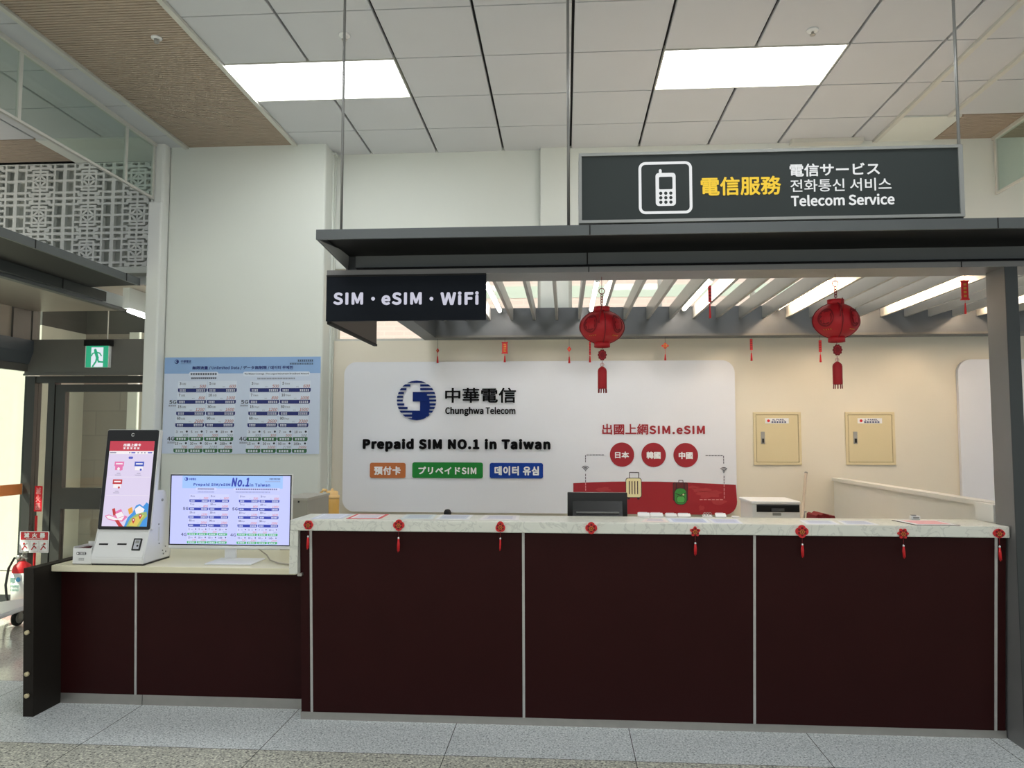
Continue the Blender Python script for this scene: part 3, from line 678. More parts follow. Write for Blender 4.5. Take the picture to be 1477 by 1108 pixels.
a.text('出國上網', *px(868.6, 611.5, 935, 627, BY), 0, .001, .003, bold=.024); a.text('SIM.eSIM', *px(936.5, 614, 1016.7, 626.4, BY), 0, .001, .003, bold=.055)
for (s_, x, y, bx) in (('日本', 897.1, 655.8, (887, 651.5, 907.3, 661.3)), ('韓國', 942.7, 656.2, (932.3, 651.5, 952.8, 662)), ('中國', 989, 656.6, (978.8, 651.9, 999, 662.2))):
    a.disc(*P(x, y), .1035, 0, .001, .003, 36); a.text(s_, *px(*bx, BY), 1, .0045, bold=.04)
# red band
band = [P(826.9, 697)]+[P(x, y) for x, y in ((850, 696), (880, 695), (910, 694.6), (950, 694.9), (990, 696), (1030, 697.8), (1061.3, 699.4))]
r_ = .11
band += [(u1, v0+r_)]+[(u1-r_+r_*math.cos(-.5*PI*i/8), v0+r_+r_*math.sin(-.5*PI*i/8)) for i in range(1, 9)]+[(P(826.9, 740)[0], v0)]
a.poly(band, 0, .001, .001)
M_crim2 = mat('soft_red_print', (172, 52, 56), .5)
for (x, y, w_, h_) in ((1012, 707, 17, 4), (1023, 713, 22, 7), (1037, 724, 14, 5), (1012, 733, 5, 5), (870, 706, 13, 4), (880, 713, 8, 5), (1000, 703, 10, 2.6)):
    c_ = P(x, y); e_ = (P(x+w_, y)[0]-c_[0]); f_ = c_[1]-P(x, y+h_)[1]
    a.poly([(c_[0]+e_*math.cos(2*PI*i/14)*(.8+.2*math.sin(i*2.3+x)), c_[1]+f_*math.sin(2*PI*i/14)*(.8+.25*math.cos(i*1.7+y))) for i in range(14)], 2, .0025)
a.obj('travel_print', [M_crim, M_twht, M_crim2], t, label='crimson travel print with round badges')
a = XZ(BY)
def dash(x0, y0, x1, y1, n, mi=0):
    for i in range(n):
        f0, f1 = i/n, (i+.6)/n
        a.line([P(x0+(x1-x0)*f0, y0+(y1-y0)*f0), P(x0+(x1-x0)*f1, y0+(y1-y0)*f1)], .006, mi, .003)
dash(870.5, 656.2, 844.5, 656.4, 6); dash(844.5, 657, 844.5, 668, 3); dash(844.6, 684, 844.6, 697, 3); dash(844.6, 697, 844.8, 709, 3, 1)
dash(1018, 657.2, 1043.6, 657.4, 6); dash(1043.6, 658, 1043.8, 670, 3); dash(1044.2, 687, 1044.3, 699, 3); dash(1044.3, 699, 1044.6, 721, 4, 1); dash(1009.5, 720.8, 1044.5, 720.8, 6, 1)
for x, y in ((844.5, 679), (1044, 681)):
    c_ = P(x, y); a.disc(*c_, .0055, 0, .003, n=10)
    for r in (.014, .026, .038): a.arc(*c_, r, PI*.25, PI*.75, .0055, 0, .003, 8)
a.obj('signal_print', [mat('grey_print', (74, 74, 88), .5), mat('pale_pink_print', (214, 150, 150), .5)], t)
# luggage print
a = XZ(BY)
def rrp(x0, y0, x1, y1, r, mi, w=.0035): a.rr(*px(x0, y0, x1, y1, BY), r, mi, w)
a.ringrr(*px(907.5, 681, 921.5, 692, BY), .006, .008, 1, .003)
rrp(902.4, 689.4, 925.5, 718, .02, 1, .003); rrp(903.2, 690.2, 924.7, 717.2, .018, 0)
for x in (907, 911, 915, 919): rrp(x, 694, x+1.3, 713, .002, 1, .0045)
for x in (905, 919): rrp(x, 717.5, x+3.5, 720.5, .004, 1)
LUG = [mat('print_cream', (236, 226, 176), .5), mat('print_outline', (58, 30, 40), .5), mat('print_brown', (96, 34, 34), .5), mat('print_green', (58, 142, 62), .5), mat('print_green2', (82, 168, 80), .5)]
a.obj('suitcase_print', LUG, t, label='printed cream suitcase'); a = XZ(BY)
a.ringrr(*px(978.5, 692.5, 985.5, 699, BY), .006, .008, 1, .003)
rrp(970.5, 696, 992.2, 723, .016, 1, .003); rrp(971.3, 696.8, 991.4, 722.2, .014, 2)
for x in (975, 986): rrp(x, 697, x+1.6, 722, .001, 1, .0045)
rrp(972.4, 703.8, 990.8, 728.4, .045, 1, .005); rrp(973.2, 704.6, 990, 727.6, .042, 3, .0055)
rrp(975.5, 715.5, 988, 725.5, .02, 1, .006); rrp(976.2, 716.2, 987.4, 724.8, .018, 4, .0065); a.line([P(974.5, 712), P(981.5, 714.5), P(989, 711)], .006, 1, .006)
a.disc(*P(985.5, 713.5), .007, 0, .0075, n=12)
a.obj('backpack_print', LUG, t, label='printed green backpack before a brown case')
# second board, mostly behind the post
a = XZ(BY); u0, v1 = pt(1381, 518.5, BY); a.rr(u0, u0+2.0, pt(1400, 727, BY)[1]-.05, v1, .11, 0, -.038, .038, n=10)
tag(a.obj('blank_board', M_board), 'blank white rounded wall board partly hidden behind the grey post', 'wall board')
# electric panels
for (x0, x1, lab, ttl, nm) in ((1087, 1156, 'beige steel electrical panel next to the white brand board', 'AL PANEL', 0), (1220, 1291.5, 'beige steel electrical panel farther from the white board, over the low partition', 'L PANEL', 1)):
    Y = WY-.012; u0, u1, v0, v1 = px(x0, 594.5, x1, 671, Y)
    t = thing('electrical_panel', lab, 'electrical panel', ((u0+u1)/2, Y, v0), 'electrical panels')
    b = B()
    e = .022
    for q in ((u0, u1, v0, v0+e), (u0, u1, v1-e, v1), (u0, u0+e, v0+e, v1-e), (u1-e, u1, v0+e, v1-e)): b.box(q[0], q[1], Y, WY, q[2], q[3], 0, .002)
    b.box(u0+e, u1-e, Y+.010, WY, v0+e, v1-e, 1)
    obj('frame', b, [M_beige, mat('panel_gap', (110, 96, 66), .6)], t)
    b = B(); b.box(u0+e+.004, u1-e-.004, Y+.003, Y+.009, v0+e+.004, v1-e-.004); d = obj('door', b, M_beige, t)
    w, h = u1-u0, v1-v0
    b = B(); b.box(u0+w*.155, u0+w*.235, Y-.004, Y+.003, v0+h*.40, v0+h*.63, 0, .002); b.box(u0+w*.175, u0+w*.215, Y-.012, Y-.004, v0+h*.42, v0+h*.50, 1); obj('handle', b, [M_grey, M_blackm], d)
    a = XZ(Y+.003); a.rect(u0+w*.25, u0+w*.745, v0+h*.785, v0+h*.885, 0, .001, .001); a.disc(u0+w*.32, v0+h*.835, .012, 1, .003); a.text(ttl, u0+w*.40, u0+w*.66, v0+h*.84, v0+h*.87, 2, .0025, bold=.06); a.blocks(u0+w*.38, u0+w*.7, v0+h*.797, v0+h*.828, 6, 2, .003)
    a.obj('sticker', [M_twht, M_redb, M_navy], d)
# ================================================================== PRICE LIST ARTWORK
C5 = [('3', '500'), ('5', '600'), ('7', '800'), ('10', '1000'), ('15', '1200'), ('30', '1600'), ('60', '2600'), ('90', '3300')]
C4 = [('3', '300'), ('5', '300'), ('7', '500'), ('10', '500'), ('15', '700'), ('30', '1000'), ('90', '2199'), ('180', '2999')]
def prices(a, M, S, xl, w5, g5, y5, h5, bar5, y4, h4, bar4, word, dx):
    """one block of the price list; S maps fractions (s from the side, t from the top) to metres"""
    def R(s0, s1, t0, t1, mi, w): a.rect(*S(s0, t1)[:1], S(s1, t0)[0], S(s0, t1)[1], S(s1, t0)[1], mi, w)
    def T(st, s0, t0, t1, mi, w, keep='l', bold=.03, shear=0):
        u, v1 = S(s0, t0); v0 = S(s0, t1)[1]; a.text(st, u, u, v0, v1, mi, w, .0002, bold, shear, 3, keep)
    for i, (d, p) in enumerate(C5):
        c, r = i % 2, i//2
        x0 = xl-dx*r+c*(w5+g5); t0 = y5+r*h5; tb = t0+h5*.64
        R(x0, x0+w5, t0, tb, M['pale'], .0006)
        u0, v0 = S(x0, tb+bar5); u1, v1 = S(x0+w5, tb)
        a.rr(u0, u1, v0, v1, (v1-v0)*.4, M['navy'], .001, cor=(1, 1, 0, 0), n=3)
        T(d, x0+w5*.05, t0+h5*.10, t0+h5*.34, M['ink'], .001)
        if word == 'Days': T('Days', x0+w5*(.14 if len(d) < 2 else .20), t0+h5*.17, t0+h5*.36, M['ink'], .001, bold=0)
        else: T('日型', x0+w5*(.14 if len(d) < 2 else .20), t0+h5*.17, t0+h5*.34, M['ink'], .001, bold=0)
        T(p, x0+w5*.97, t0+h5*.33, t0+h5*.60, M['red'], .001, 'r', .012, .25)
        T('NT$', x0+w5*(.60 if len(p) < 4 else .55), t0+h5*.46, t0+h5*.58, M['grey'], .001, 'r', 0)
        for (f0, f1, n) in ((.06, .28, 4), (.64, .96, 5)):
            e0, q0 = S(x0+w5*f0, tb+bar5*.8); e1, q1 = S(x0+w5*f1, tb+bar5*.25); a.blocks(e0, e1, q0, q1, n, M['white'], .0016, .25)
    w4 = (2*w5+g5)/4-g5*.6
    for i, (d, p) in enumerate(C4):
        c, r = i % 4, i//4
        x0 = xl-dx*(4+r)+c*(w4+g5*.8); t0 = y4+r*h4; tb = t0+h4*.63
        R(x0, x0+w4, t0, tb, M['pale'], .0006)
        u0, v0 = S(x0, tb+bar4); u1, v1 = S(x0+w4, tb)
        a.rr(u0, u1, v0, v1, (v1-v0)*.4, M['green'], .001, cor=(1, 1, 0, 0), n=3)
        T(d, x0+w4*.1, t0+h4*.08, t0+h4*.30, M['ink'], .001, bold=.02)
        e0, q0 = S(x0+w4*.4, t0+h4*.26); e1, q1 = S(x0+w4*.62, t0+h4*.15); a.blocks(e0, e1, q0, q1, 2, M['grey'], .001)
        u, v = S(x0+w4*.87, t0+h4*.16); a.disc(u, v, h4*.0, M['ink'], .001) if False else a.disc(u, v, (v1-v0)*.28, M['ink'], .001, n=10)
        T(p, x0+w4*.96, t0+h4*.36, t0+h4*.60, M['red'] if i % 3 else M['grey'], .001, 'r', 0, .25)
        e0, q0 = S(x0+w4*.15, tb+bar4*.8); e1, q1 = S(x0+w4*.85, tb+bar4*.25); a.blocks(e0, e1, q0, q1, 4, M['white'], .0016, .25)
def mark(a, u, v, r, mi, mw, w):   # small round company mark
    a.disc(u, v, r, mi, w, n=20); a.disc(u-r*.25, v+r*.1, r*.55, mw, w+.0004, n=16); a.rect(u-r*.2, u+r*.5, v-r*.55, v+r*.35, mi, w+.0008); a.rect(u-r*.5, u+r*.1, v-r*.55, v-r*.1, mw, w+.0012)
# poster on the pillar
PY = 6.372
t = thing('price_poster', 'pale blue printed price poster with navy and green tables on the pillar', 'poster', (-2.78, PY, 1.347))
TLp, TRp, BLp, BRp = [aty(x, y, PY) for x, y in ((238.6, 515), (463.0, 515.3), (232.8, 654.2), (459.6, 655.4))]
x0p, x1p, z0p, z1p = (TLp.x+BLp.x)/2, (TRp.x+BRp.x)/2, (BLp.z+BRp.z)/2, (TLp.z+TRp.z)/2
b = B(); b.box(x0p, x1p, PY, PY+.006, z0p, z1p); obj('sheet', b, mat('poster_pale', (204, 216, 236), .5, var=.01), t)
a = XZ(PY-.0005)
S = lambda s, t_: (x0p+(x1p-x0p)*s, z1p-(z1p-z0p)*t_)
PM = {'pale': 0, 'navy': 1, 'ink': 2, 'red': 3, 'grey': 4, 'white': 5, 'green': 6, 'band': 7}
PMATS = [mat('poster_cell', (216, 226, 242), .5), mat('poster_navy', (20, 36, 110), .5), mat('poster_ink', (36, 42, 62), .5), mat('poster_red', (178, 84, 66), .5), mat('poster_grey', (120, 126, 140), .5), mat('poster_white', (226, 232, 242), .5), mat('poster_green', (44, 104, 66), .5), mat('poster_band', (142, 176, 220), .5)]
u0, v0 = S(0, .17); u1, v1 = S(1, 0); a.rect(u0, u1, v0, v1, 7, .0003)
u, v = S(.078, .045); mark(a, u, v, .019, 1, 7, .0008)
def TT(st, s0, s1, t0, t1, mi, bold=.03, w=.0012): a.text(st, S(s0, 0)[0], S(s1, 0)[0], S(0, t1)[1], S(0, t0)[1], mi, w, .0002, bold, 0, 2)
TT('中華電信', .105, .172, .028, .058, 1, .02); TT('Chunghwa Telecom', .105, .172, .062, .072, 1, 0)
TT('無限流量 / Unlimited Data / データ無制限 / 데이터 무제한', .18, .828, .092, .132, 1, .035)
e0, q0 = S(.855, .05); e1, q1 = S(.955, .03); a.blocks(e0, e1, q0, q1, 8, 2, .0012); e0, q0 = S(.805, .08); e1, q1 = S(.955, .064); a.blocks(e0, e1, q0, q1, 14, 2, .0012)
for (s0, s1) in ((.16, .35), (.508, .935)):
    e0, q0 = S(s0, .200); e1, q1 = S(s1, .152); a.rr(e0, e1, q0, q1, .018, 0, .0009)
e0, q0 = S(.17, .186); e1, q1 = S(.342, .164); a.blocks(e0, e1, q0, q1, 11, 2, .0014)
TT('The Widest Coverage / The Largest Mainstream Broadband Network', .517, .928, .165, .188, 2, .02, .0014)
e0, q0 = S(.175, .228); e1, q1 = S(.34, .210); a.blocks(e0, e1, q0, q1, 13, 2, .0012); e0, q0 = S(.60, .232); e1, q1 = S(.842, .216); a.blocks(e0, e1, q0, q1, 24, 4, .0012)
prices(a, PM, S, .092, .186, .006, .247, .1205, .040, .752, .1205, .040, '日型', 0.0035)
prices(a, PM, S, .555, .190, .006, .247, .1205, .040, .752, .1205, .040, 'Days', 0.0035)
for s0 in (.038, .500):
    TT('5G', s0, s0+.046, .445, .486, 2, .03); TT('4G', s0-.006, s0+.041, .825, .866, 2, .03)
    for t0 in (.496, .878):
        e0, q0 = S(s0-.004, t0+.015); e1, q1 = S(s0+.046, t0); a.blocks(e0, e1, q0, q1, 4, 4, .0012)
a.obj('print', PMATS, t)
# ================================================================== WHITE MONITOR
MY = 4.32
t = thing('display_monitor', 'white-framed desktop monitor showing prepaid SIM prices on the low counter', 'monitor', (-1.93, MY, .784))
x0, x1 = -2.295, -1.568; z0, z1 = .851, 1.278
b = B(); b.box(x0, x1, MY, MY+.022, z0, z1, 0, .003); b.box(-2.1, -1.76, MY+.022, MY+.05, .93, 1.2, 0, .01); obj('housing', b, M_white, t)
b = B(); b.box(x0+.003, x1-.003, MY-.002, MY, z0+.018, z1-.003); obj('bezel', b, M_black, t)
b = B(); b.box(-1.972, -1.935+.03, MY+.03, MY+.05, .79, .95, 0, .004); obj('neck', b, M_white, t)
b = B(); b.box(-2.0, -1.735, 4.16, 4.37, .784, .792, 0, .003); obj('foot', b, M_white, t)
a = XZ(MY-.0025)
X0m, X1m, Z0m, Z1m = x0+.010, x1-.010, z0+.024, z1-.010
S = lambda s, t_: (X0m+(X1m-X0m)*s, Z1m-(Z1m-Z0m)*t_)
EM = .92
SM = [glow('screen_cell', (206, 210, 255), EM), glow('screen_navy', (40, 58, 170), EM), glow('screen_ink', (50, 54, 110), EM), glow('screen_red', (216, 120, 120), EM), glow('screen_grey', (150, 156, 200), EM), glow('screen_white', (224, 230, 255), EM), glow('screen_green', (70, 176, 110), EM), glow('screen_band', (160, 196, 250), EM), glow('screen_back', (196, 202, 255), EM)]
a.rect(X0m, X1m, Z0m, Z1m, 8)
e0, q0 = S(.092, .185); e1, q1 = S(.937, .0); a.rect(e0, e1, q0, q1, 7, .0003)
u, v = S(.125, .05); mark(a, u, v, .011, 1, 7, .0008)
TT('中華電信', .148, .208, .035, .068, 1, .02)
TT('Prepaid SIM/eSIM', .188, .498, .108, .158, 1, .05); TT('in Taiwan', .662, .832, .108, .155, 1, .05)
a.text('No.1', S(.507, 0)[0], S(.657, 0)[0], S(0, .158)[1], S(0, .028)[1], 1, .0012, .0002, .05, .2)
e0, q0 = S(.826, .055); e1, q1 = S(.918, .035); a.blocks(e0, e1, q0, q1, 8, 2, .0012); e0, q0 = S(.79, .088); e1, q1 = S(.918, .072); a.blocks(e0, e1, q0, q1, 14, 4, .0012)
for (s0, s1) in ((.205, .385), (.525, .915)):
    e0, q0 = S(s0, .215); e1, q1 = S(s1, .175); a.rr(e0, e1, q0, q1, .007, 0, .0009)
    e0, q0 = S(s0+.02, .205); e1, q1 = S(s1-.02, .185); a.blocks(e0, e1, q0, q1, 22 if s1 > .8 else 12, 2, .0014)
    e0, q0 = S(s0+.02, .246); e1, q1 = S(s1-(.02 if s1 < .8 else .08), .228); a.blocks(e0, e1, q0, q1, 24 if s1 > .8 else 14, 4, .0012)
prices(a, PM, S, .157, .163, .008, .272, .1195, .040, .762, .1195, .034, '日型', .0022)
prices(a, PM, S, .574, .165, .008, .272, .1195, .040, .762, .1195, .034, 'Days', .0022)
for s0 in (.104, .520):
    TT('5G', s0, s0+.045, .462, .505, 2, .05); TT('4G', s0-.010, s0+.036, .838, .882, 2, .02)
a.obj('screen', SM, t)
# monitor cable
cb = B(); cb.tube([(-1.80, 4.36, .93), (-1.79, 4.40, .84), (-1.74, 4.40, .805), (-1.68, 4.30, .792), (-1.60, 4.22, .789), (-1.50, 4.17, .789)], .004, 8)
tag(obj('cable', cb, mat('beige_cable', (176, 168, 150), .5)), 'pale cable curling over the low counter from the white monitor', 'cable')
# ================================================================== KIOSK
t = thing('payment_kiosk', 'white self-service kiosk with tall tilted touch screen on the low counter', 'kiosk', (-2.46, 4.25, .784))
KX0, KX1 = -2.622, -2.318
b = B(); b.prism([(4.105, .792), (4.10, .825), (4.165, .978), (4.20, 1.19), (4.32, 1.185), (4.40, .96), (4.395, .792)], 0, KX0, KX1)
ed = [e for e in b.bm.edges]; bmesh.ops.bevel(b.bm, geom=ed, offset=.006, segments=2, affect='EDGES'); obj('housing', b, M_white, t)
b = B(); b.box(KX0+.004, KX1-.004, 4.112, 4.39, .784, .793); obj('foot_plate', b, M_black, t)
# tilted tablet
tb = Vector((0, 4.150, .972)); tt = Vector((0, 4.215, 1.535)); Vd = (tt-tb).normalized(); TH = (tt-tb).length
TX0, TX1 = aty(139.7, 762.5, 4.15).x, aty(217, 763.5, 4.15).x
a = Pl((TX0, 4.150, .972), (1, 0, 0), Vd); TW = TX1-TX0
a.rr(0, TW, 0, TH, .012, 0, -.036, .030); a.obj('screen_back', M_white, t)
a = Pl((TX0, 4.150, .972), (1, 0, 0), Vd); a.rr(.004, TW-.006, .003, TH-.003, .010, 0, -.006, .006)
a.arc(TW*.5, TH*.945, .008, PI*.2, PI*1.8, .003, 1, .0006, 10); a.obj('screen_frame', [M_black, M_twht], t)
sx0, sx1, sy0, sy1 = TW*.082, TW*.925, TH*.036, TH*.882
a = Pl((TX0, 4.150, .972), (1, 0, 0), Vd); SW, SH = sx1-sx0, sy1-sy0
S = lambda s, t_: (sx0+SW*s, sy1-SH*t_)
KE = .85
KM = [glow('kiosk_lilac', (226, 214, 242), KE), glow('kiosk_crimson', (196, 52, 74), KE), glow('kiosk_white', (250, 244, 248), KE), glow('kiosk_blue', (84, 92, 196), KE), glow('kiosk_pink', (232, 120, 176), KE), glow('kiosk_deep_blue', (52, 80, 190), KE), glow('kiosk_red', (196, 44, 52), KE), glow('kiosk_sky', (60, 150, 226), KE), glow('kiosk_yellow', (226, 200, 90), KE), glow('kiosk_olive', (160, 186, 110), KE), glow('kiosk_grey', (150, 146, 170), KE), glow('kiosk_orange', (240, 170, 60), KE)]
def KR(s0, s1, t0, t1, mi, w): a.rect(S(s0, 0)[0], S(s1, 0)[0], S(0, t1)[1], S(0, t0)[1], mi, w)
KR(0, 1, 0, 1, 0, .0008); KR(0, 1, 0, .12, 1, .0012)
a.text('出國上網卡', S(.31, 0)[0], S(.70, 0)[0], S(0, .066)[1], S(0, .03)[1], 2, .0016, .0002, .05)
e0, q0 = S(.31, .098); e1, q1 = S(.70, .076); a.blocks(e0, e1, q0, q1, 5, 2, .0016, .35)
KR(0, 1, .12, .155, 2, .0011)
for (s0, s1, m_) in ((.02, .16, 10), (.45, .48, 10), (.5, .59, 3), (.64, .67, 10), (.72, .75, 10), (.79, .82, 10), (.87, .97, 3)): KR(s0, s1, .131, .147, m_, .0016)
a.rr(S(.45, 0)[0], S(.55, 0)[0], S(0, .212)[1], S(0, .185)[1], .005, 3, .0016)
for (s0, t0, m_) in ((.15, .245, 4), (.60, .245, 5), (.15, .455, 6)):
    KR(s0-.12, s0+.32, t0-.02, t0+.17, 2 if False else 0, .0012)
    KR(s0, s0+.21, t0, t0+.055, m_, .0016); KR(s0+.03, s0+.18, t0+.018, t0+.034, 2, .002); KR(s0+.02, s0+.19, t0+.055, t0+.10, 2 if m_ != 4 else 4, .0016)
    u, v = S(s0+.10, t0+.085); a.disc(u, v, .008, 2, .002); u, v = S(s0+.15, t0+.095); a.disc(u, v, .006, m_, .002)
    KR(s0+.07, s0+.15, t0+.135, t0+.142, 10, .0016); KR(s0+.03, s0+.17, t0+.155, t0+.161, 10, .0016)
for t0 in (.425, .64): KR(.02, .98, t0, t0+.003, 2, .0014)
poly = lambda pts, mi, w: a.poly([S(*q_) for q_ in pts], mi, w)
poly([(.50, 1), (.56, .90), (.66, .84), (.72, .76), (.80, .74), (.88, .77), (.95, .72), (1, .74), (1, 1)][::-1], 7, .0016)
poly([(.70, .80), (.80, .76), (.92, .80), (.88, .86), (.76, .88)][::-1], 2, .0019)
poly([(.55, 1), (.62, .91), (.74, .86), (.86, .84), (.97, .83), (.99, .88), (.90, .93), (.84, 1)][::-1], 9, .002)
poly([(.60, .99), (.70, .90), (.84, .87), (.93, .87), (.86, .92), (.78, 1)][::-1], 8, .0024)
for s0, t0 in ((.70, .925), (.84, .875)):
    u, v = S(s0, t0); a.poly([(u, v-.022), (u+.009, v-.003), (u-.009, v-.003)], 6, .0028); a.disc(u, v, .0095, 6, .0028); a.disc(u, v, .004, 2, .0032)
poly([(.05, .88), (.14, .865), (.34, .90), (.50, .875), (.56, .89), (.46, .945), (.30, .945), (.12, .92)][::-1], 4, .0018)
poly([(.08, .885), (.15, .875), (.33, .91), (.49, .885), (.44, .93), (.30, .932), (.13, .912)][::-1], 2, .0022)
poly([(.28, .93), (.36, .925), (.48, 1), (.38, 1)][::-1], 6, .0024); poly([(.20, .80), (.26, .79), (.30, .87), (.24, .88)][::-1], 6, .0022)
poly([(.24, .84), (.40, .80), (.46, .86), (.40, .90), (.28, .90)][::-1], 4, .002); poly([(.28, .86), (.42, .83), (.48, .88), (.34, .905)][::-1], 2, .0026)
poly([(.55, .80), (.64, .775), (.67, .835), (.59, .865)][::-1], 11, .0024)
a.obj('touch_screen', KM, t)
# card slots and reader on the sloping front
n = Vector((0, -.153, .065)).normalized(); P0 = Vector((0, 4.10, .825)); Vs = Vector((0, .065, .153)).normalized()
def kq(x, y): q = onpl(x, y, P0+n*.001, n); d = q-P0; return q.x, d.dot(Vs)
a = Pl(P0, (1, 0, 0), Vs)
for (xa, xb) in ((142.6, 156.3), (169, 183)):
    u0, v0 = kq(xa, 786.2); u1, v1 = kq(xb, 784); a.rr(u0, u1, v0, v1, .002, 0, .0008, .001)
a.obj('card_slot', M_black, t)
a = Pl(P0, (1, 0, 0), Vs); u0, v0 = kq(189.5, 794.3); u1, v1 = kq(206, 777)
a.rr(u0, u1, v0, v1, .004, 0, .0008, .004); a.rect(u0+.008, u1-.008, v0+.008, v1-.008, 1, .0052); a.rect(u0+.014, u1-.012, v1-.028, v1-.012, 2, .0056); a.disc(u1-.018, (v0+v1)/2-.008, .006, 0, .006, n=14)
a.obj('card_reader', [M_black, mat('reader_silver', (196, 198, 206), .4), M_grey], t)
b = B(); b.box(KX1-.001, KX1+.003, 4.25, 4.262, .90, .98); obj('side_latch', b, M_white2, t)
b = B(); b.box(-2.33, -2.32, 4.2, 4.22, 1.19, 1.203); b.lathe([(.008, 0), (.008, .004), (.002, .004)], (KX1, 4.28, 1.13), 12, ax='x')
for (yy, zz) in ((4.25, .995), (4.26, .885), (4.30, .84), (4.33, .86), (4.31, .82), (4.335, .83)): b.lathe([(.0045, 0), (.0045, .003), (.001, .003)], (KX1, yy, zz), 8, ax='x')
obj('side_button', b, M_grey, t)
# card box beside the kiosk
t = thing('card_box', 'small open white card box beside the kiosk base', 'box', (-2.675, 4.19, .784))
u0, u1, v0, v1 = px(105, 791, 134, 815, 4.12); u0 = max(u0, -2.74)
b = B()
for q in ((u0, -2.628, 4.12, 4.124, .784, v1), (u0, -2.628, 4.256, 4.26, .784, v1+.02), (u0, u0+.004, 4.124, 4.256, .784, v1+.008), (-2.632, -2.628, 4.124, 4.256, .784, v1+.008), (u0, -2.628, 4.12, 4.26, .784, .788)): b.box(*q)
obj('walls', b, M_white, t)
b = B(); b.box(u0+.008, u0+.035, 4.13, 4.24, .788, v1-.004); b.box(-2.668, -2.636, 4.13, 4.24, .788, v1-.003); obj('cards', b, mat('card_maroon', (96, 30, 44), .5), t)
a = XZ(4.1195); w = -2.628-u0; a.rr(u0+w*.2, u0+w*.72, v0+(v1-v0)*.60, v0+(v1-v0)*.78, .007, 0, .0003, .0005); a.blocks(u0+w*.36, u0+w*.68, v0+(v1-v0)*.64, v0+(v1-v0)*.74, 4, 1, .001); a.disc(u0+w*.27, v0+(v1-v0)*.69, .005, 1, .001)
a.blocks(u0+w*.33, u0+w*.63, v0+(v1-v0)*.36, v0+(v1-v0)*.41, 5, 2, .001); a.blocks(u0+w*.33, u0+w*.63, v0+(v1-v0)*.27, v0+(v1-v0)*.32, 5, 2, .001)
a.obj('label', [mat('label_dark', (50, 52, 58), .5), M_twht, M_grey], t)
# ================================================================== THINGS ON THE MARBLE TOP
SHEETS = [  # px quad corners (near-l, near-r, far-r, far-l), colour, border, label
    ([(447, 749), (493, 748), (510, 741.3), (466, 741)], (222, 228, 240), (206, 212, 228), 'bluish sheet lying at the marble leg end of the counter'),
    ([(499, 748.4), (548, 748.6), (562, 741.6), (515, 741.5)], (240, 226, 232), (214, 80, 84), 'white sheet with a red edge lying on the marble top'),
    ([(577, 748.6), (624, 749), (630, 742.4), (586, 742.2)], (206, 220, 226), (222, 230, 232), 'pale teal printed sheet on the marble top between red pendants'),
    ([(628, 749.2), (676, 749.7), (683, 742.8), (636, 742.4)], (208, 216, 228), (236, 238, 240), 'bluish-grey sheet on the marble top before the black dome'),
    ([(690, 749.8), (748, 750.5), (750, 743.2), (700, 742.9)], (226, 224, 230), (236, 234, 234), 'faint white sheet on the marble top near the dark monitor'),
    ([(925, 752.8), (965, 753.4), (958, 748.2), (931, 747.8)], (236, 220, 216), (240, 228, 222), 'pale pink sheet on the marble top before the white card holders'),
    ([(967, 753.4), (1026, 754.5), (1018, 748.4), (961, 747.6)], (198, 206, 230), (232, 236, 244), 'blue printed sheet on the marble top before the card holders'),
    ([(1028, 754.6), (1072, 755.4), (1064, 749.2), (1020, 748.5)], (210, 214, 236), (232, 234, 240), 'pale lilac sheet on the marble top near the printer'),
    ([(1165, 756.8), (1215, 757.6), (1200, 751), (1152, 750.3)], (224, 228, 240), (238, 240, 244), 'white sheet on the marble top below the broom handle'),
    ([(1222, 757.7), (1272, 758.3), (1250, 751.5), (1206, 751)], (214, 220, 234), (236, 238, 242), 'bluish sheet on the marble top below the red cloth'),
]
for q, c, bc, lab in SHEETS:
    zs = ZT+.0012; pts = [at(x, y, 2, zs) for x, y in q]; pts = [Vector((p_.x, min(max(p_.y, 3.98), 4.28), zs)) for p_ in pts]
    cen = sum(pts, Vector())/4
    b = B(); b.hexa([p_-Vector((0, 0, .001)) for p_ in pts]+[p_+Vector((0, 0, .0005)) for p_ in pts], 0)
    inn = [cen+(p_-cen)*.82+Vector((0, 0, .0009)) for p_ in pts]; b.face(inn, 1)
    for k in range(1, 5):
        f0, f1 = k/5-.04, k/5+.04
        A = lambda s_, f_: inn[0].lerp(inn[1], s_).lerp(inn[3].lerp(inn[2], s_), f_)+Vector((0, 0, .0004))
        b.face([A(.1, f0), A(.9, f0), A(.9, f1), A(.1, f1)], 2)
    nm = 'p%d%d%d' % c
    tag(obj('paper_sheet', b, [mat('paper_edge_%d_%d' % (bc[0], bc[1]), bc, .6), mat('paper_%d_%d' % (c[0], c[1]), c, .6), mat('paper_text', (178, 184, 206), .6)]), lab, 'paper', 'paper sheets on the marble counter')
# framed sheet
zs = ZT+.003; pts = [at(x, y, 2, zs) for x, y in ((1326, 758.6), (1394, 759.6), (1352, 750.6), (1286, 750.2))]; pts = [Vector((p_.x, min(max(p_.y, 3.98), 4.28), zs)) for p_ in pts]; cen = sum(pts, Vector())/4
t = thing('document_frame', 'flat dark-edged frame holding a pink sheet near the grey post', 'frame', (cen.x, cen.y, ZT))
b = B(); b.hexa([Vector((p_.x, p_.y, ZT+.0003)) for p_ in pts]+pts, 0); obj('frame', b, mat('frame_dark', (72, 62, 66), .4), t)
for nm_, f_, dz, m_ in (('mat_board', .93, .0008, M_twht), ('sheet', .72, .0014, mat('sheet_pink', (226, 160, 168), .5))):
    b = B(); b.hexa([cen+(p_-cen)*f_ for p_ in pts]+[cen+(p_-cen)*f_+Vector((0, 0, dz)) for p_ in pts]); obj(nm_, b, m_, t)
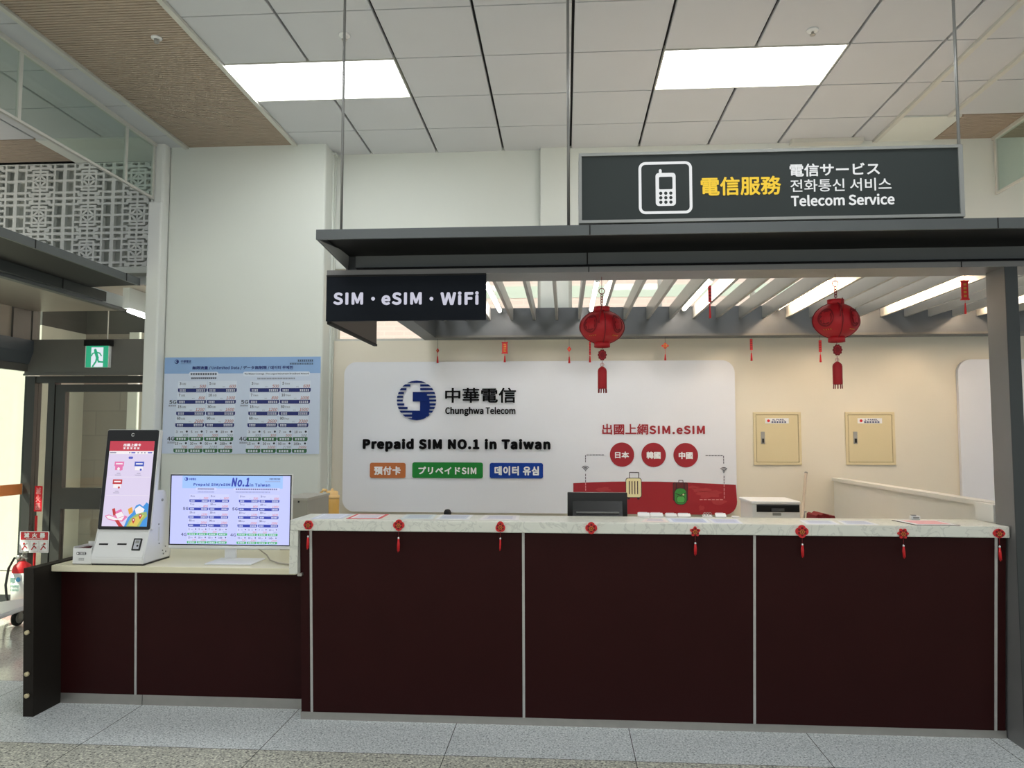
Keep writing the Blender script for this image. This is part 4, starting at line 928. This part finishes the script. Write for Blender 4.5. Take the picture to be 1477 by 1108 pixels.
# small standing card holders along the back edge
HOLD = [(920, 937, 740, 747.4, 'standing white card holder nearest the dark monitor'), (938, 956, 740.3, 747.7, 'standing white card holder, second from the dark monitor'), (960, 976, 741, 748, 'standing white card holder, third from the dark monitor'), (978, 996, 741.2, 748.3, 'standing white card holder, fourth from the dark monitor'), (1014, 1027, 743, 748.9, 'low white card holder with wire loops on the marble top'), (1032, 1047, 740.8, 749.2, 'pinkish white card box at the back of the marble top'), (1056, 1066, 745, 749.6, 'tiny white holder at the end of the row, toward the printer')]
for i, (xa, xb, ya, yb, lab) in enumerate(HOLD):
    Yh = 4.262; u0, u1, v0, v1 = px(xa, ya, xb, yb, Yh); v0 = ZT
    t = thing('card_holder', lab, 'card holder', ((u0+u1)/2, Yh, ZT), 'card holders on the marble counter')
    b = B(); b.prism([(Yh-.012, v0), (Yh+.02, v0), (Yh+.02, v1), (Yh+.012, v1), (Yh-.012, v0+.008)], 0, u0, u1); obj('stand', b, mat('acrylic_white', (238, 236, 232), .3), t)
    b = B(); b.box(u0+.004, u1-.012, Yh+.0125, Yh+.016, v0+.01, v1+.003); obj('card', b, mat('card_rose', (242, 216, 216), .5) if i in (1, 5) else M_twht, t)
    if i == 4:
        b = B()
        for k in range(3): b.tube([(u0+.01+.014*k+.009*math.cos(2*PI*j/12), Yh-.002, v1+.002+.011*math.sin(2*PI*j/12)) for j in range(12)], .0015, 6, closed=True)
        obj('wire_loop', b, M_steel, t)
u0, u1, v0, v1 = px(1313, 742.5, 1326, 751, 4.25)
t = thing('white_gadget', 'small white box standing on the marble top above the framed sheet', 'box', ((u0+u1)/2, 4.25, ZT))
b = B(); b.box(u0, u1, 4.235, 4.265, ZT, v1-.006, 0, .004); obj('case', b, M_white, t)
b = B(); b.box(u0+.008, u1-.008, 4.233, 4.235, ZT+.008, ZT+.016); b.box(u0+.006, u1-.02, 4.24, 4.26, v1-.007, v1); obj('buttons', b, M_grey, t)
# ================================================================== RED ORNAMENTS ON THE COUNTER EDGE
def shape(kind, n=48):
    out = []
    for i in range(n):
        a = 2*PI*i/n
        if kind == 'peach': r = 1-.12*math.cos(2*a)*0+.05*math.cos(6*a); x, y = r*math.cos(a), r*math.sin(a)*.95
        elif kind == 'butterfly': r = .86+.22*abs(math.cos(2*a))**.6; x, y = r*math.cos(a), r*math.sin(a)
        elif kind == 'gourd': r = .80+.22*abs(math.cos(1.5*(a-PI/2))); x, y = r*math.cos(a), r*math.sin(a)*1.1
        elif kind == 'flower': r = .86+.18*math.cos(5*(a-PI/2)); x, y = r*math.cos(a), r*math.sin(a)
        elif kind == 'star': r = .88+.15*math.cos(6*a); x, y = r*math.cos(a), r*math.sin(a)
        else: r = 1-.10*abs(math.sin(2*a)); x, y = r*math.cos(a)*1.08, r*math.sin(a)*.88
        out.append((x, y))
    return out
ORN = [(445, 757.2, 6.8, 'peach', 791, 'round red ornament with a full tassel at the marble leg end of the counter'),
       (575.3, 757.6, 7.6, 'butterfly', 795, 'square-lobed red ornament with a tassel below the red-edged sheet'),
       (721.8, 760.2, 7.2, 'gourd', 793, 'gourd-shaped red ornament with a thin tassel near the panel strip'),
       (852.8, 761.6, 7.8, 'butterfly', 0, 'red lobed ornament without a tassel under the dark monitor'),
       (1002.5, 766.8, 7.2, 'flower', 800, 'red flower ornament with a thin tassel below the card holders'),
       (1156.5, 766.6, 8.2, 'butterfly', 803, 'broad red square-lobed ornament with a tassel below the broom handle'),
       (1302.3, 769.6, 7.4, 'star', 804, 'red ornament with a pointed top and tassel below the dark-edged frame'),
       (1440.5, 769.4, 7.4, 'oval', 808, 'oval dark red ornament with a tassel next to the grey post')]
OY = 3.9655
for (x, y, r, kd, ty, lab) in ORN:
    u, v = pt(x, y, OY); R = r*3.95/1100
    t = thing('lucky_ornament', lab, 'ornament', (u, OY, v), 'red ornaments along the counter edge')
    a = XZ(OY); a.poly([(u+R*q[0], v+R*q[1]) for q in shape(kd)], 0, -.002, .008)
    for k in range(6): a.disc(u+R*.58*math.cos(k*PI/3+.5), v+R*.58*math.sin(k*PI/3+.5), R*.22, 2, .0062, .002, 10)
    a.obj('medallion', [M_redb, M_red2, M_red2], t)
    a = XZ(OY); a.ringrr(u-R*.38, u+R*.38, v-R*.46, v+R*.30, R*.37, R*.09, 1, .0088); a.disc(u, v-R*.08, R*.28, 0, .0068, .0018, 14); a.line([(u-R*.14, v-R*.08), (u+R*.14, v-R*.08)], R*.08, 1, .009); a.line([(u, v-R*.22), (u, v+R*.08)], R*.08, 1, .0092); a.obj('centre', [M_red2, M_gold], t)
    if ty:
        v1 = v-R; vb = pt(x, ty, OY)[1]; vm = v1-(v1-vb)*.36; yy = OY-.004
        b = B(); b.tube([(u, yy, v1+.004), (u, yy, vm)], .0012, 6); obj('cord', b, M_red2, t)
        b = B(); b.lathe([(.001, .005), (.0045, .002), (.0045, -.004), (.001, -.006)], (u, yy, vm), 10); obj('bead', b, M_twht, t)
        b = B(); fat = 1 if kd != 'gourd' else .5
        for k in range(7):
            an = 2*PI*k/7; dx, dy = .004*fat*math.cos(an), .003*math.sin(an)
            b.tube([(u+dx*.5, yy+dy*.5, vm-.005), (u+dx*1.2, yy+dy, (vm+vb)/2), (u+dx*1.3+.002*math.sin(x), yy+dy, vb+.006*math.sin(k*2.1))], [.0026, .0028, .0016], 6)
        obj('tassel', b, M_redb, t)
# ================================================================== RED LANTERNS
LYY = 4.05
def lantern(x, ytop, ybot, lab, yaw):
    c = aty(x, (ytop+ybot)/2, LYY); zt, zb = aty(x, ytop, LYY).z, aty(x, ybot, LYY).z; R = .118; H = (zt-zb)
    t = thing('red_lantern', lab, 'lantern', (c.x, LYY, zb), 'red lanterns under the canopy')
    prof = []
    for i in range(15):
        f = -1+2*i/14; prof.append((R*max(0, 1-(abs(f)*.92)**2)**.6, c.z+f*H*.40))
    b = B(); n = 48
    rings = []
    for r, z in prof:
        rings.append([b.bm.verts.new((c.x+r*math.cos(2*PI*i/n+yaw)*(1-.11*abs(math.sin(4*PI*i/n))**.8), LYY+r*math.sin(2*PI*i/n+yaw)*(1-.11*abs(math.sin(4*PI*i/n))**.8), z)) for i in range(n)])
    for A, C in zip(rings, rings[1:]):
        for i in range(n):
            f = b.bm.faces.new((A[i], A[(i+1) % n], C[(i+1) % n], C[i])); f.smooth = True
    b.bm.faces.new(rings[0]); b.bm.faces.new(rings[-1])
    obj('body', b, M_red, t)
    b = B()
    for k in range(4):
        an = yaw+PI/2*k+0.0
        b.tube([(c.x+(r+.001)*math.cos(an), LYY+(r+.001)*math.sin(an), z) for r, z in prof], .003, 6)
    obj('rib', b, M_red2, t)
    # embossed medallions on the four faces
    for k in range(4):
        an = yaw+PI/4+PI/2*k
        nn = Vector((math.cos(an), math.sin(an), 0)); uu = Vector((-math.sin(an), math.cos(an), 0))
        a = Pl(Vector((c.x, LYY, c.z+.008))+nn*(R*.895), uu, (0, 0, 1))
        a.ringrr(-.05, .05, -.048, .05, .048, .006, 0, .006); [a.rr(-.046*q, .046*q, -.045*q, .046*q, .044*q, 0, .0035+.0002*j) for j, q in enumerate((1, .8, .6, .4))]
        a.text('福', -.03, .03, -.028, .032, 1, .0048, .0015, bold=.05)
        for j in range(4): a.disc(-.024+.016*j, -.060, .0028, 2, .0, .006, 8)
        for v_ in a.b.bm.verts:      # wrap the embossing round the belly
            dx, dy = v_.co.x-c.x, v_.co.y-LYY; th = math.atan2(dy, dx); off = math.hypot(dx, dy)*math.cos(th-an)-R*.895
            f = max(-.98, min(.98, (v_.co.z-c.z)/(H*.40))); rr_ = R*max(0, 1-(abs(f)*.92)**2)**.6*(1-.11*abs(math.sin(2*(th-yaw)))**.8)
            v_.co.x, v_.co.y = c.x+(rr_+max(off, -.002)*.6)*math.cos(th), LYY+(rr_+max(off, -.002)*.6)*math.sin(th)
        a.obj('medallion', [M_red2, M_red, M_gold], t)
    b = B(); b.lathe([(.042, c.z+H*.37), (.042, zt), (.037, zt), (.037, c.z+H*.40)], (c.x, LYY, 0), 24); obj('top_cap', b, M_red, t)
    b = B(); b.lathe([(.042, c.z-H*.37), (.042, zb), (.037, zb), (.037, c.z-H*.40)], (c.x, LYY, 0), 24); obj('bottom_cap', b, M_red, t)
    b = B(); b.tube([(c.x, LYY, zt-.02), (c.x, LYY, 2.352)], .0014, 6); obj('cord', b, M_red2, t)
    b = B(); zr = zt+.085
    b.tube([(c.x+.015*math.cos(2*PI*k/20), LYY-.003, zr+.015*math.sin(2*PI*k/20)) for k in range(20)], .0025, 6, closed=True)
    for k in range(4): b.tube([(c.x+.006*math.cos(2*PI*j/12), LYY-.003, zr-.024-.014*k+.009*math.sin(2*PI*j/12)) for j in range(12)], .002, 6, closed=True)
    obj('ring', b, M_red2, t)
    b = B(); b.tube([(c.x-.005, LYY-R*.95, zt-.01), (c.x-.02, LYY-R*1.03, c.z+.03), (c.x-.022, LYY-R*1.05, c.z+.005)], .003, 6); obj('ribbon', b, M_red2, t)
    # medallion, ring and tassel
    zm = zb-.042
    b = B(); b.tube([(c.x, LYY, zb+.02), (c.x, LYY, zb-.16)], .0013, 6); obj('lower_cord', b, M_red2, t)
    a = Pl((c.x, LYY-.004, zm), (1, 0, 0), (0, 0, 1)); a.poly([((.0225+.002*math.cos(10*q))*math.cos(q), (.028+.002*math.cos(10*q))*math.sin(q)) for q in [2*PI*i/60 for i in range(60)]], 0, 0, .008)
    for k in range(10): a.disc(.014*math.cos(k*PI/5), .018*math.sin(k*PI/5), .003, 1, .008, .001, 8)
    a.obj('knot', [M_red2, M_red], t)
    b = B(); zq = zb-.093; b.tube([(c.x+.009*math.cos(2*PI*k/16), LYY, zq+.009*math.sin(2*PI*k/16)) for k in range(16)], .002, 6, closed=True); b.lathe([(.001, .004), (.005, 0), (.001, -.004)], (c.x, LYY, zq), 10); obj('tassel_ring', b, mat('pale_rose', (206, 160, 156), .4), t)
    b = B(); b.lathe([(.008, zq-.010), (.021, zq-.022), (.024, zq-.034), (.024, zq-.125), (.022, zq-.128)], (c.x, LYY, 0), 20); obj('tassel', b, M_red, t)
    b = B()
    for k in range(10):
        an = 2*PI*k/10; b.tube([(c.x+.021*math.cos(an), LYY+.021*math.sin(an), zq-.126), (c.x+.022*math.cos(an), LYY+.022*math.sin(an), zq-.150)], .0025, 5)
    obj('fringe', b, M_red2, t)
lantern(868.3, 443, 501, 'round red lantern hanging before the white brand board', -PI/2+.10)
lantern(1206, 432.5, 493.5, 'round red lantern hanging before the steel electrical panels', -PI/2-.06)
# ================================================================== SMALL HANGING PENDANTS
def pendant(x, y0, y1, ty0, ty1, wpx, kd, Y, ztop, lab):
    u0, u1, v0, v1 = px(x-wpx/2, y0, x+wpx/2, y1, Y); uc = (u0+u1)/2
    t = thing('hanging_pendant', lab, 'pendant', (uc, Y, v0), 'small red pendants hanging from the canopy')
    a = XZ(Y)
    if kd == 'couplet':
        a.rect(u0, u1, v0, v1, 0, -.004, .008); e = (v1-v0)
        for q in (v0, v1): a.rect(u0-.004, u1+.004, q-.004, q+.004, 0, -.006, .012)
        for i in range(4): a.rect(uc-.22*(u1-u0), uc+.22*(u1-u0), v0+e*(.12+.21*i), v0+e*(.24+.21*i), 1, .0046)
    elif kd == 'diamond': a.poly([(uc, v0), (u1, (v0+v1)/2), (uc, v1), (u0, (v0+v1)/2)], 0, -.004, .008); a.disc(uc, (v0+v1)/2, (u1-u0)*.2, 1, .0046)
    elif kd == 'flower':
        vc = (v0+v1)/2; a.poly([((uc+(u1-u0)*.5*(.82+.18*math.cos(4*q))*math.cos(q)), vc+(v1-v0)*.5*(.82+.18*math.cos(4*q))*math.sin(q)) for q in [2*PI*i/40 for i in range(40)]], 0, -.004, .008)
        a.disc(uc, vc, (u1-u0)*.24, 1, .0046); a.disc(uc, vc, (u1-u0)*.13, 0, .0052)
    else: a.rect(u0, u1, v0, v1, 0, -.004, .008); [a.rect(u0+.002, u1-.002, v0+(v1-v0)*(.15+.2*i), v0+(v1-v0)*(.22+.2*i), 2, .0046) for i in range(4)]
    a.obj('plaque', [M_redb, M_gold, M_red2], t)
    b = B(); b.tube([(uc, Y, v1-.002), (uc, Y, ztop)], .0012, 6); obj('string', b, mat('dark_string', (60, 30, 28), .7), t)
    _, _, w0, w1 = px(x-2, ty0, x+2, ty1, Y); k = Y/4.1
    b = B(); b.tube([(uc, Y, v0+.002), (uc, Y, w1)], .001*k, 6); b.lathe([(.001, w1+.004*k), (.003*k, w1), (.0035*k, w1-.004*k), (.006*k, w0), (.001, w0-.001)], (uc, Y, 0), 10); obj('tassel', b, M_redb, t)
pend = [(631.3, 502, 509.5, 514.5, 523.6, 4.2, 'diamond', 6.47, 2.335, 'tiny red diamond pendant nearest the black corner sign'), (728.1, 494, 509.5, 513.5, 522.5, 7.8, 'couplet', 6.47, 2.335, 'small red couplet pendant with pale characters over the white board'),
        (821, 499.5, 508, 515, 524, 6.2, 'diamond', 6.47, 2.335, 'tiny red diamond pendant next to the lantern over the white board'), (850.9, 493, 512, 513.5, 522.7, 2.6, 'scroll', 6.47, 2.335, 'thin red scroll pendant just behind the lantern over the white board'),
        (959.4, 494.6, 503.3, 511.6, 519.8, 10.8, 'flower', 6.47, 2.335, 'small red flower-shaped pendant over the white board'), (1083.6, 489, 505, 509.5, 520.5, 3.6, 'scroll', 6.47, 2.335, 'thin red scroll pendant past the edge of the white board'),
        (1183, 491, 508, 512, 522.5, 3.8, 'scroll', 6.47, 2.335, 'thin red scroll pendant tucked behind the lantern over the steel panels'), (1023.7, 412, 436, 438, 459, 4.4, 'scroll', 4.11, 2.352, 'red scroll pendant with tassel hanging against the roof slats'), (1391.4, 405.5, 432, 438, 452.8, 9.6, 'couplet', 4.11, 2.352, 'red couplet pendant hanging by the grey post')]
for p_ in pend: pendant(*p_)
# ================================================================== BEHIND THE COUNTER
Y = 4.5; u0, u1, v0, v1 = px(818.5, 710.5, 905, 746.5, Y); v0 = .85
t = thing('desk_monitor', 'black monitor seen from its back behind the marble top', 'monitor', ((u0+u1)/2, Y, .75))
b = B(); b.box(u0, u1, Y, Y+.03, v0, v1, 0, .004); obj('housing', b, M_black, t)
b = B(); b.prism([(Y-.001, v0+.02), (Y-.03, v0+.05), (Y-.03, v1-.14), (Y-.001, v1-.05)], 0, u0+.03, u1-.03); obj('back_bulge', b, mat('back_black', (24, 25, 27), .25), t)
b = B(); b.box(u0+.05, u1-.05, Y-.036, Y-.028, v1-.118, v1-.108, 0, .002); obj('vent_ridge', b, M_grey, t)
uc = (u0+u1)/2; b = B(); b.box(uc-.03, uc+.03, Y-.028, Y-.01, .76, v0+.08); obj('neck', b, M_black, t)
b = B(); b.box(uc-.11, uc+.11, Y-.09, Y+.08, .75, .762, 0, .004); obj('foot', b, M_black, t)
b = B(); p0, q0 = pt(813, 748, 4.4); b.tube([(u0+.01, 4.52, .98), (u0-.02, 4.45, 1.035), (u0-.035, 4.42, 1.02), (u0-.045, 4.40, .9), (u0-.04, 4.42, .756)], .004, 8)
tag(obj('monitor_cable', b, M_black), 'black cable looping beside the back of the black monitor', 'cable')
p_ = aty(645.5, 739, 4.42)
t = thing('desk_camera', 'small black round-topped gadget peeking over the marble top', 'gadget', (p_.x, 4.42, .75))
b = B(); b.lathe([(.002, .022), (.012, .020), (.019, .012), (.022, 0), (.020, -.016), (.012, -.024), (.002, -.025)], (p_.x, 4.42, p_.z-.004), 20); obj('dome', b, M_blackm, t)
b = B(); b.tube([(p_.x, 4.42, .76), (p_.x, 4.42, p_.z-.02)], .006, 8); b.lathe([(.04, .75), (.04, .758), (.006, .766)], (p_.x, 4.42, 0), 20); obj('stand', b, M_blackm, t)
# low cabinet against the back wall (carries printer, cloth, jug)
b = B(); b.box(1.15, 2.2, 5.35, 5.92, 0, .75); tag(obj('low_cabinet', b, M_cream), 'low cabinet under the printer behind the counter', 'cabinet')
Y = 5.5
u0, u1, v0, v1 = px(1085, 723, 1154, 750, Y); zt = .75
t = thing('printer', 'white office printer with black paper slot behind the counter', 'printer', ((u0+u1)/2, 5.7, zt))
b = B(); b.box(u0, u1, Y, Y+.36, zt, v1-.022, 0, .006); obj('housing', b, M_white, t)
b = B(); b.box(u0-.01, u1+.004, Y-.006, Y+.37, v1-.022, v1, 0, .006); obj('scanner_lid', b, M_white, t)
h = v1-aty(1120, 740, Y).z
b = B(); b.box(u0+.03, u1-.004, Y-.004, Y+.001, v1-.076, v1-.024); obj('paper_slot', b, M_black, t)
b = B(); b.box(u0+.13, u1-.11, Y-.012, Y-.004, v1-.07, v1-.05); b.box(u0+.03, u1-.004, Y-.006, Y-.004, v1-.03, v1-.024); obj('tray', b, mat('printer_grey', (70, 72, 76), .4), t)
b = B(); b.box(u0+.14, u1-.13, Y-.003, Y+.001, v1-.10, v1-.082); obj('latch', b, M_grey, t)
# broom handle leaning on the wall
p0, p1 = aty(1162.5, 683, 6.6), aty(1157, 748, 6.45)
d = p1-p0; pe = p0+d*(p0.z/(-d.z))*.999; pe.z = .03
t = thing('broom', 'thin silver broom handle leaning on the wall beside the printer', 'broom', (pe.x, pe.y, 0))
b = B(); b.tube([p0, pe], .012, 10); obj('handle', b, mat('broom_silver', (196, 184, 170), .35, metal=.3), t)
b = B(); b.tube([p0+(p0-pe).normalized()*.012, p0], .013, 10); obj('cap', b, M_grey, t)
pm = p0+(p1-p0)*.86; b = B(); b.tube([pm, pm+Vector((.03, -.005, .003))], .006, 8); b.tube([pm+Vector((.012, -.005, 0)), pm+Vector((.01, -.005, -.05))], .005, 8); obj('hook', b, M_grey, t)
b = B(); b.box(pe.x-.14, pe.x+.14, pe.y-.03, pe.y+.03, 0, .08); obj('head', b, M_grey, t)
# red cloth
c = aty(1186, 750.5, 5.45); c.z -= .012
b = B(); n = 26
prof = [(-.11, 0), (-.075, .012), (-.058, .012), (-.05, .05), (-.035, .058), (-.02, .053), (-.005, .068), (.015, .06), (.03, .052), (.05, .05), (.062, .05), (.066, .02), (.075, 0)]
front = [(c.x+q[0]*1.12, 5.40+.01*math.sin(i*2.1), c.z+q[1]*.95) for i, q in enumerate(prof)]; back = [(q[0]*.9+c.x*.1, 5.62+.012*math.cos(i*1.7), q[2]-.004) for i, q in enumerate(front)]
for i in range(len(front)-1): b.face([front[i], front[i+1], back[i+1], back[i]])
bf = [(q[0], q[1]+.004, .752) for q in front]; bb = [(q[0], q[1], .752) for q in back]
for i in range(len(front)-1): b.face([bf[i], bf[i+1], front[i+1], front[i]]); b.face([back[i], back[i+1], bb[i+1], bb[i]])
b.face([bf[0], front[0], back[0], bb[0]]); b.face([front[-1], bf[-1], bb[-1], back[-1]]); b.face(bf[::-1]+bb)
bmesh.ops.remove_doubles(b.bm, verts=b.bm.verts, dist=.0005)
tag(obj('red_cloth', b, M_red2), 'crumpled dark red cloth bundle peeking over the marble top', 'cloth')
# amber jug
Y = 6.2; u0, u1, v0, v1 = px(468, 704, 488, 748, Y); uc = (u0+u1)/2; R = (u1-u0)*.5
M_amber = mat('amber_plastic', (206, 160, 76), .3, var=.08); M_peach = mat('peach_plastic', (244, 204, 138), .4)
t = thing('water_jug', 'amber plastic water jug with peach lid standing by the pillar', 'jug', (uc, Y, .45))
zz = lambda y: aty(478, y, Y).z
b = B(); b.lathe([(R*.7, .45), (R, .47), (R*1.0, zz(719)), (R*.9, zz(718))], (uc+.006, Y, 0), 28); obj('body', b, M_amber, t)
b = B(); q = lambda f, y: (R*f, zz(y)); b.lathe([q(1.02, 719), q(1.04, 715), q(.85, 713.5), q(.82, 713), q(.84, 709.5), q(.6, 707.8), q(.2, 707.5), q(.2, 705), q(.02, 704.5)], (uc+.006, Y, 0), 28); obj('lid', b, M_peach, t)
b = B(); xx = uc-R*.75; b.tube([(xx+.02, Y-.06, zz(707)), (xx-.01, Y-R*.9, zz(706)), (xx-.025, Y-R*1.0, zz(710)), (xx-.03, Y-R*1.02, zz(717)), (xx-.02, Y-R*1.02, zz(722)), (xx+.012, Y-R*.98, zz(722)), (xx+.018, Y-R*.98, zz(714))], .012, 8); obj('handle', b, M_peach, t)
b = B(); b.box(uc-.2, uc+.25, 6.0, 6.4, 0, .45); tag(obj('stool', b, M_cream), 'low cream stand under the amber jug', 'stand')
# grey cabinet beyond the white monitor
Y = 4.86; u0, u1, v0, v1 = px(405, 718.5, 443, 745, Y)
t = thing('grey_cabinet', 'grey metal cabinet behind the white-framed monitor', 'cabinet', ((u0+u1)/2, Y+.2, 0))
b = B(); b.box(u0, u1, Y, Y+.45, 0, v1-.015); obj('body', b, mat('cabinet_grey', (158, 156, 146), .5), t)
b = B(); b.box(u0-.004, u1+.006, Y-.006, Y+.455, v1-.015, v1); obj('top', b, mat('cabinet_grey2', (172, 170, 160), .5), t)
b = B(); q = aty(431, 724, Y); b.lathe([(.006, 0), (.006, -.006), (.001, -.007)], (q.x, Y, q.z), 10, ax='y'); obj('lock', b, M_blackm, t)
# ================================================================== FIRE EXTINGUISHER, SIGN, TROLLEY BY THE DOOR
EX = Vector((0, 6.3, 0))
e = aty(29.5, 880, 6.3); EX.x = e.x
R = .075; zf = .05
t = thing('fire_extinguisher', 'red fire extinguisher with white label by the glass entrance', 'fire extinguisher', (EX.x, EX.y, zf))
b = B(); b.lathe([(R*.9, zf), (R, zf+.015), (R, zf+.31), (R*.85, zf+.345), (R*.4, zf+.37), (R*.3, zf+.38)], EX.xy.to_3d(), 28); obj('cylinder', b, M_redb, t)
b = B(); b.lathe([(R+.0008, zf+.03), (R+.0008, zf+.285)], EX.xy.to_3d(), 28)
obj('label_wrap', b, mat('label_white', (232, 232, 228), .4), t)
a = Pl((EX.x, EX.y-R-.002, 0), (1, 0, 0), (0, 0, 1)); a.disc(.024, zf+.235, .02, 0, 0, .001, 14); a.rect(-.045, -.005, zf+.21, zf+.25, 1, 0, .0005); a.blocks(-.04, .035, zf+.14, zf+.19, 6, 1, 0, .3); a.obj('label_print', [mat('label_blue', (60, 140, 190), .5), mat('label_green', (130, 160, 150), .5)], t)
b = B(); z_ = zf+.38; b.lathe([(.018, z_-.005), (.018, z_+.04), (.012, z_+.05)], EX.xy.to_3d(), 16); b.tube([(EX.x, EX.y, z_+.045), (EX.x+.03, EX.y-.03, z_+.075), (EX.x+.09, EX.y-.06, z_+.085)], .008, 8); b.tube([(EX.x, EX.y, z_+.025), (EX.x+.03, EX.y-.03, z_+.035), (EX.x+.08, EX.y-.055, z_+.03)], .008, 8); b.lathe([(.02, 0), (.02, -.012), (.002, -.014)], (EX.x-.02, EX.y-.02, z_+.03), 14, ax='y'); obj('valve', b, M_steel, t)
b = B(); b.tube([(EX.x-.01, EX.y-.01, z_+.02), (EX.x-.06, EX.y-.02, z_+.025), (EX.x-.10, EX.y-.03, z_-.06), (EX.x-.12, EX.y-.03, z_-.2), (EX.x-.115, EX.y-.02, z_-.30), (EX.x-.085, EX.y-.03, z_-.35)], .010, 8); obj('hose', b, M_blackm, t)
t = thing('extinguisher_stand', 'red stand with a fire extinguisher notice board on its pole', 'stand', (EX.x+.08, EX.y+.10, 0))
sx = aty(50, 800, 6.42).x
b = B(); b.box(EX.x-.12, sx+.06, EX.y-.10, EX.y+.18, .0, .022, 0, .004); b.box(EX.x-.1, EX.x+.1, EX.y-.085, EX.y+.1, .022, .048); obj('base', b, M_redb, t)
b = B(); b.tube([(sx, 6.42, .02), (sx, 6.42, .80)], .010, 10); obj('pole', b, M_redb, t)
SYb = 6.405; u0, u1, v0, v1 = px(28.3, 766.5, 70.3, 797.5, SYb)
a = XZ(SYb); w, h = u1-u0, v1-v0
a.rr(u0, u1, v0, v1, .006, 0, -.004, .004); a.rect(u0+w*.03, u1-w*.03, v0+h*.60, v0+h*.97, 1, .001)
for i, ch in enumerate('滅火器'): a.text(ch, u0+w*(.15+.27*i), u0+w*(.33+.27*i), v0+h*.70, v0+h*.93, 0, .0015, bold=.05)
a.blocks(u0+w*.22, u0+w*.8, v0+h*.63, v0+h*.67, 14, 0, .0015)
for i in range(3):
    c0 = u0+w*(.04+.32*i); a.ringrr(c0, c0+w*.29, v0+h*.05, v0+h*.55, .002, .0015, 2, .001); cc = c0+w*.145
    a.line([(cc-w*.08, v0+h*.15), (cc, v0+h*.32), (cc+w*.07, v0+h*.22)], .010, 1, .0015); a.disc(cc+(i-1)*w*.03, v0+h*.42, .010, 1, .0015, n=12); a.line([(cc-w*.06, v0+h*.36), (cc+w*.08, v0+h*.42)], .006, 2, .0018)
a.obj('notice_board', [M_twht, mat('notice_red', (190, 28, 40), .5), mat('notice_brown', (150, 110, 100), .5)], t)
# flatbed trolley
P0, P1, P2 = at(0, 887, 2, .2), at(89, 855.3, 2, .2), at(0, 868, 2, .2)
ea, eb = (P0-P1).normalized(), (P2-P1).normalized(); P0 = P1+ea*1.0; P2 = P1+eb*.75; P3 = P0+eb*.75
t = thing('trolley', 'white flatbed trolley with a black caster near the glass entrance', 'trolley', tuple((P0+P1+P2+P3)/4-Vector((0, 0, .2))))
dz = Vector((0, 0, .035)); b = B(); b.hexa([q-dz for q in (P0, P1, P2, P3)]+[P0, P1, P2, P3]); bmesh.ops.bevel(b.bm, geom=list(b.bm.edges), offset=.01, segments=2, affect='EDGES'); obj('deck', b, mat('trolley_white', (226, 226, 228), .35), t)
wq = at(25, 903, 2, 0)
for q in (wq, P1+ea*.10+eb*.68, P1+ea*.9+eb*.10, P1+ea*.9+eb*.65):
    x, y = q.x, q.y
    b = B(); b.lathe([(.045, -.016), (.062, -.012), (.062, .012), (.045, .016)], (x, y, .064), 24, ax='x'); w_ = obj('caster', b, M_blackm, t)
    b = B(); b.lathe([(.002, -.018), (.043, -.017), (.043, .017), (.002, .018)], (x, y, .064), 20, ax='x'); obj('hub', b, M_grey, w_)
    b = B(); b.box(x-.024, x+.024, y-.025, y+.03, .13, .166); b.box(x-.024, x-.019, y-.02, y+.02, .06, .13); b.box(x+.019, x+.024, y-.02, y+.02, .06, .13); obj('fork', b, M_steel, w_)
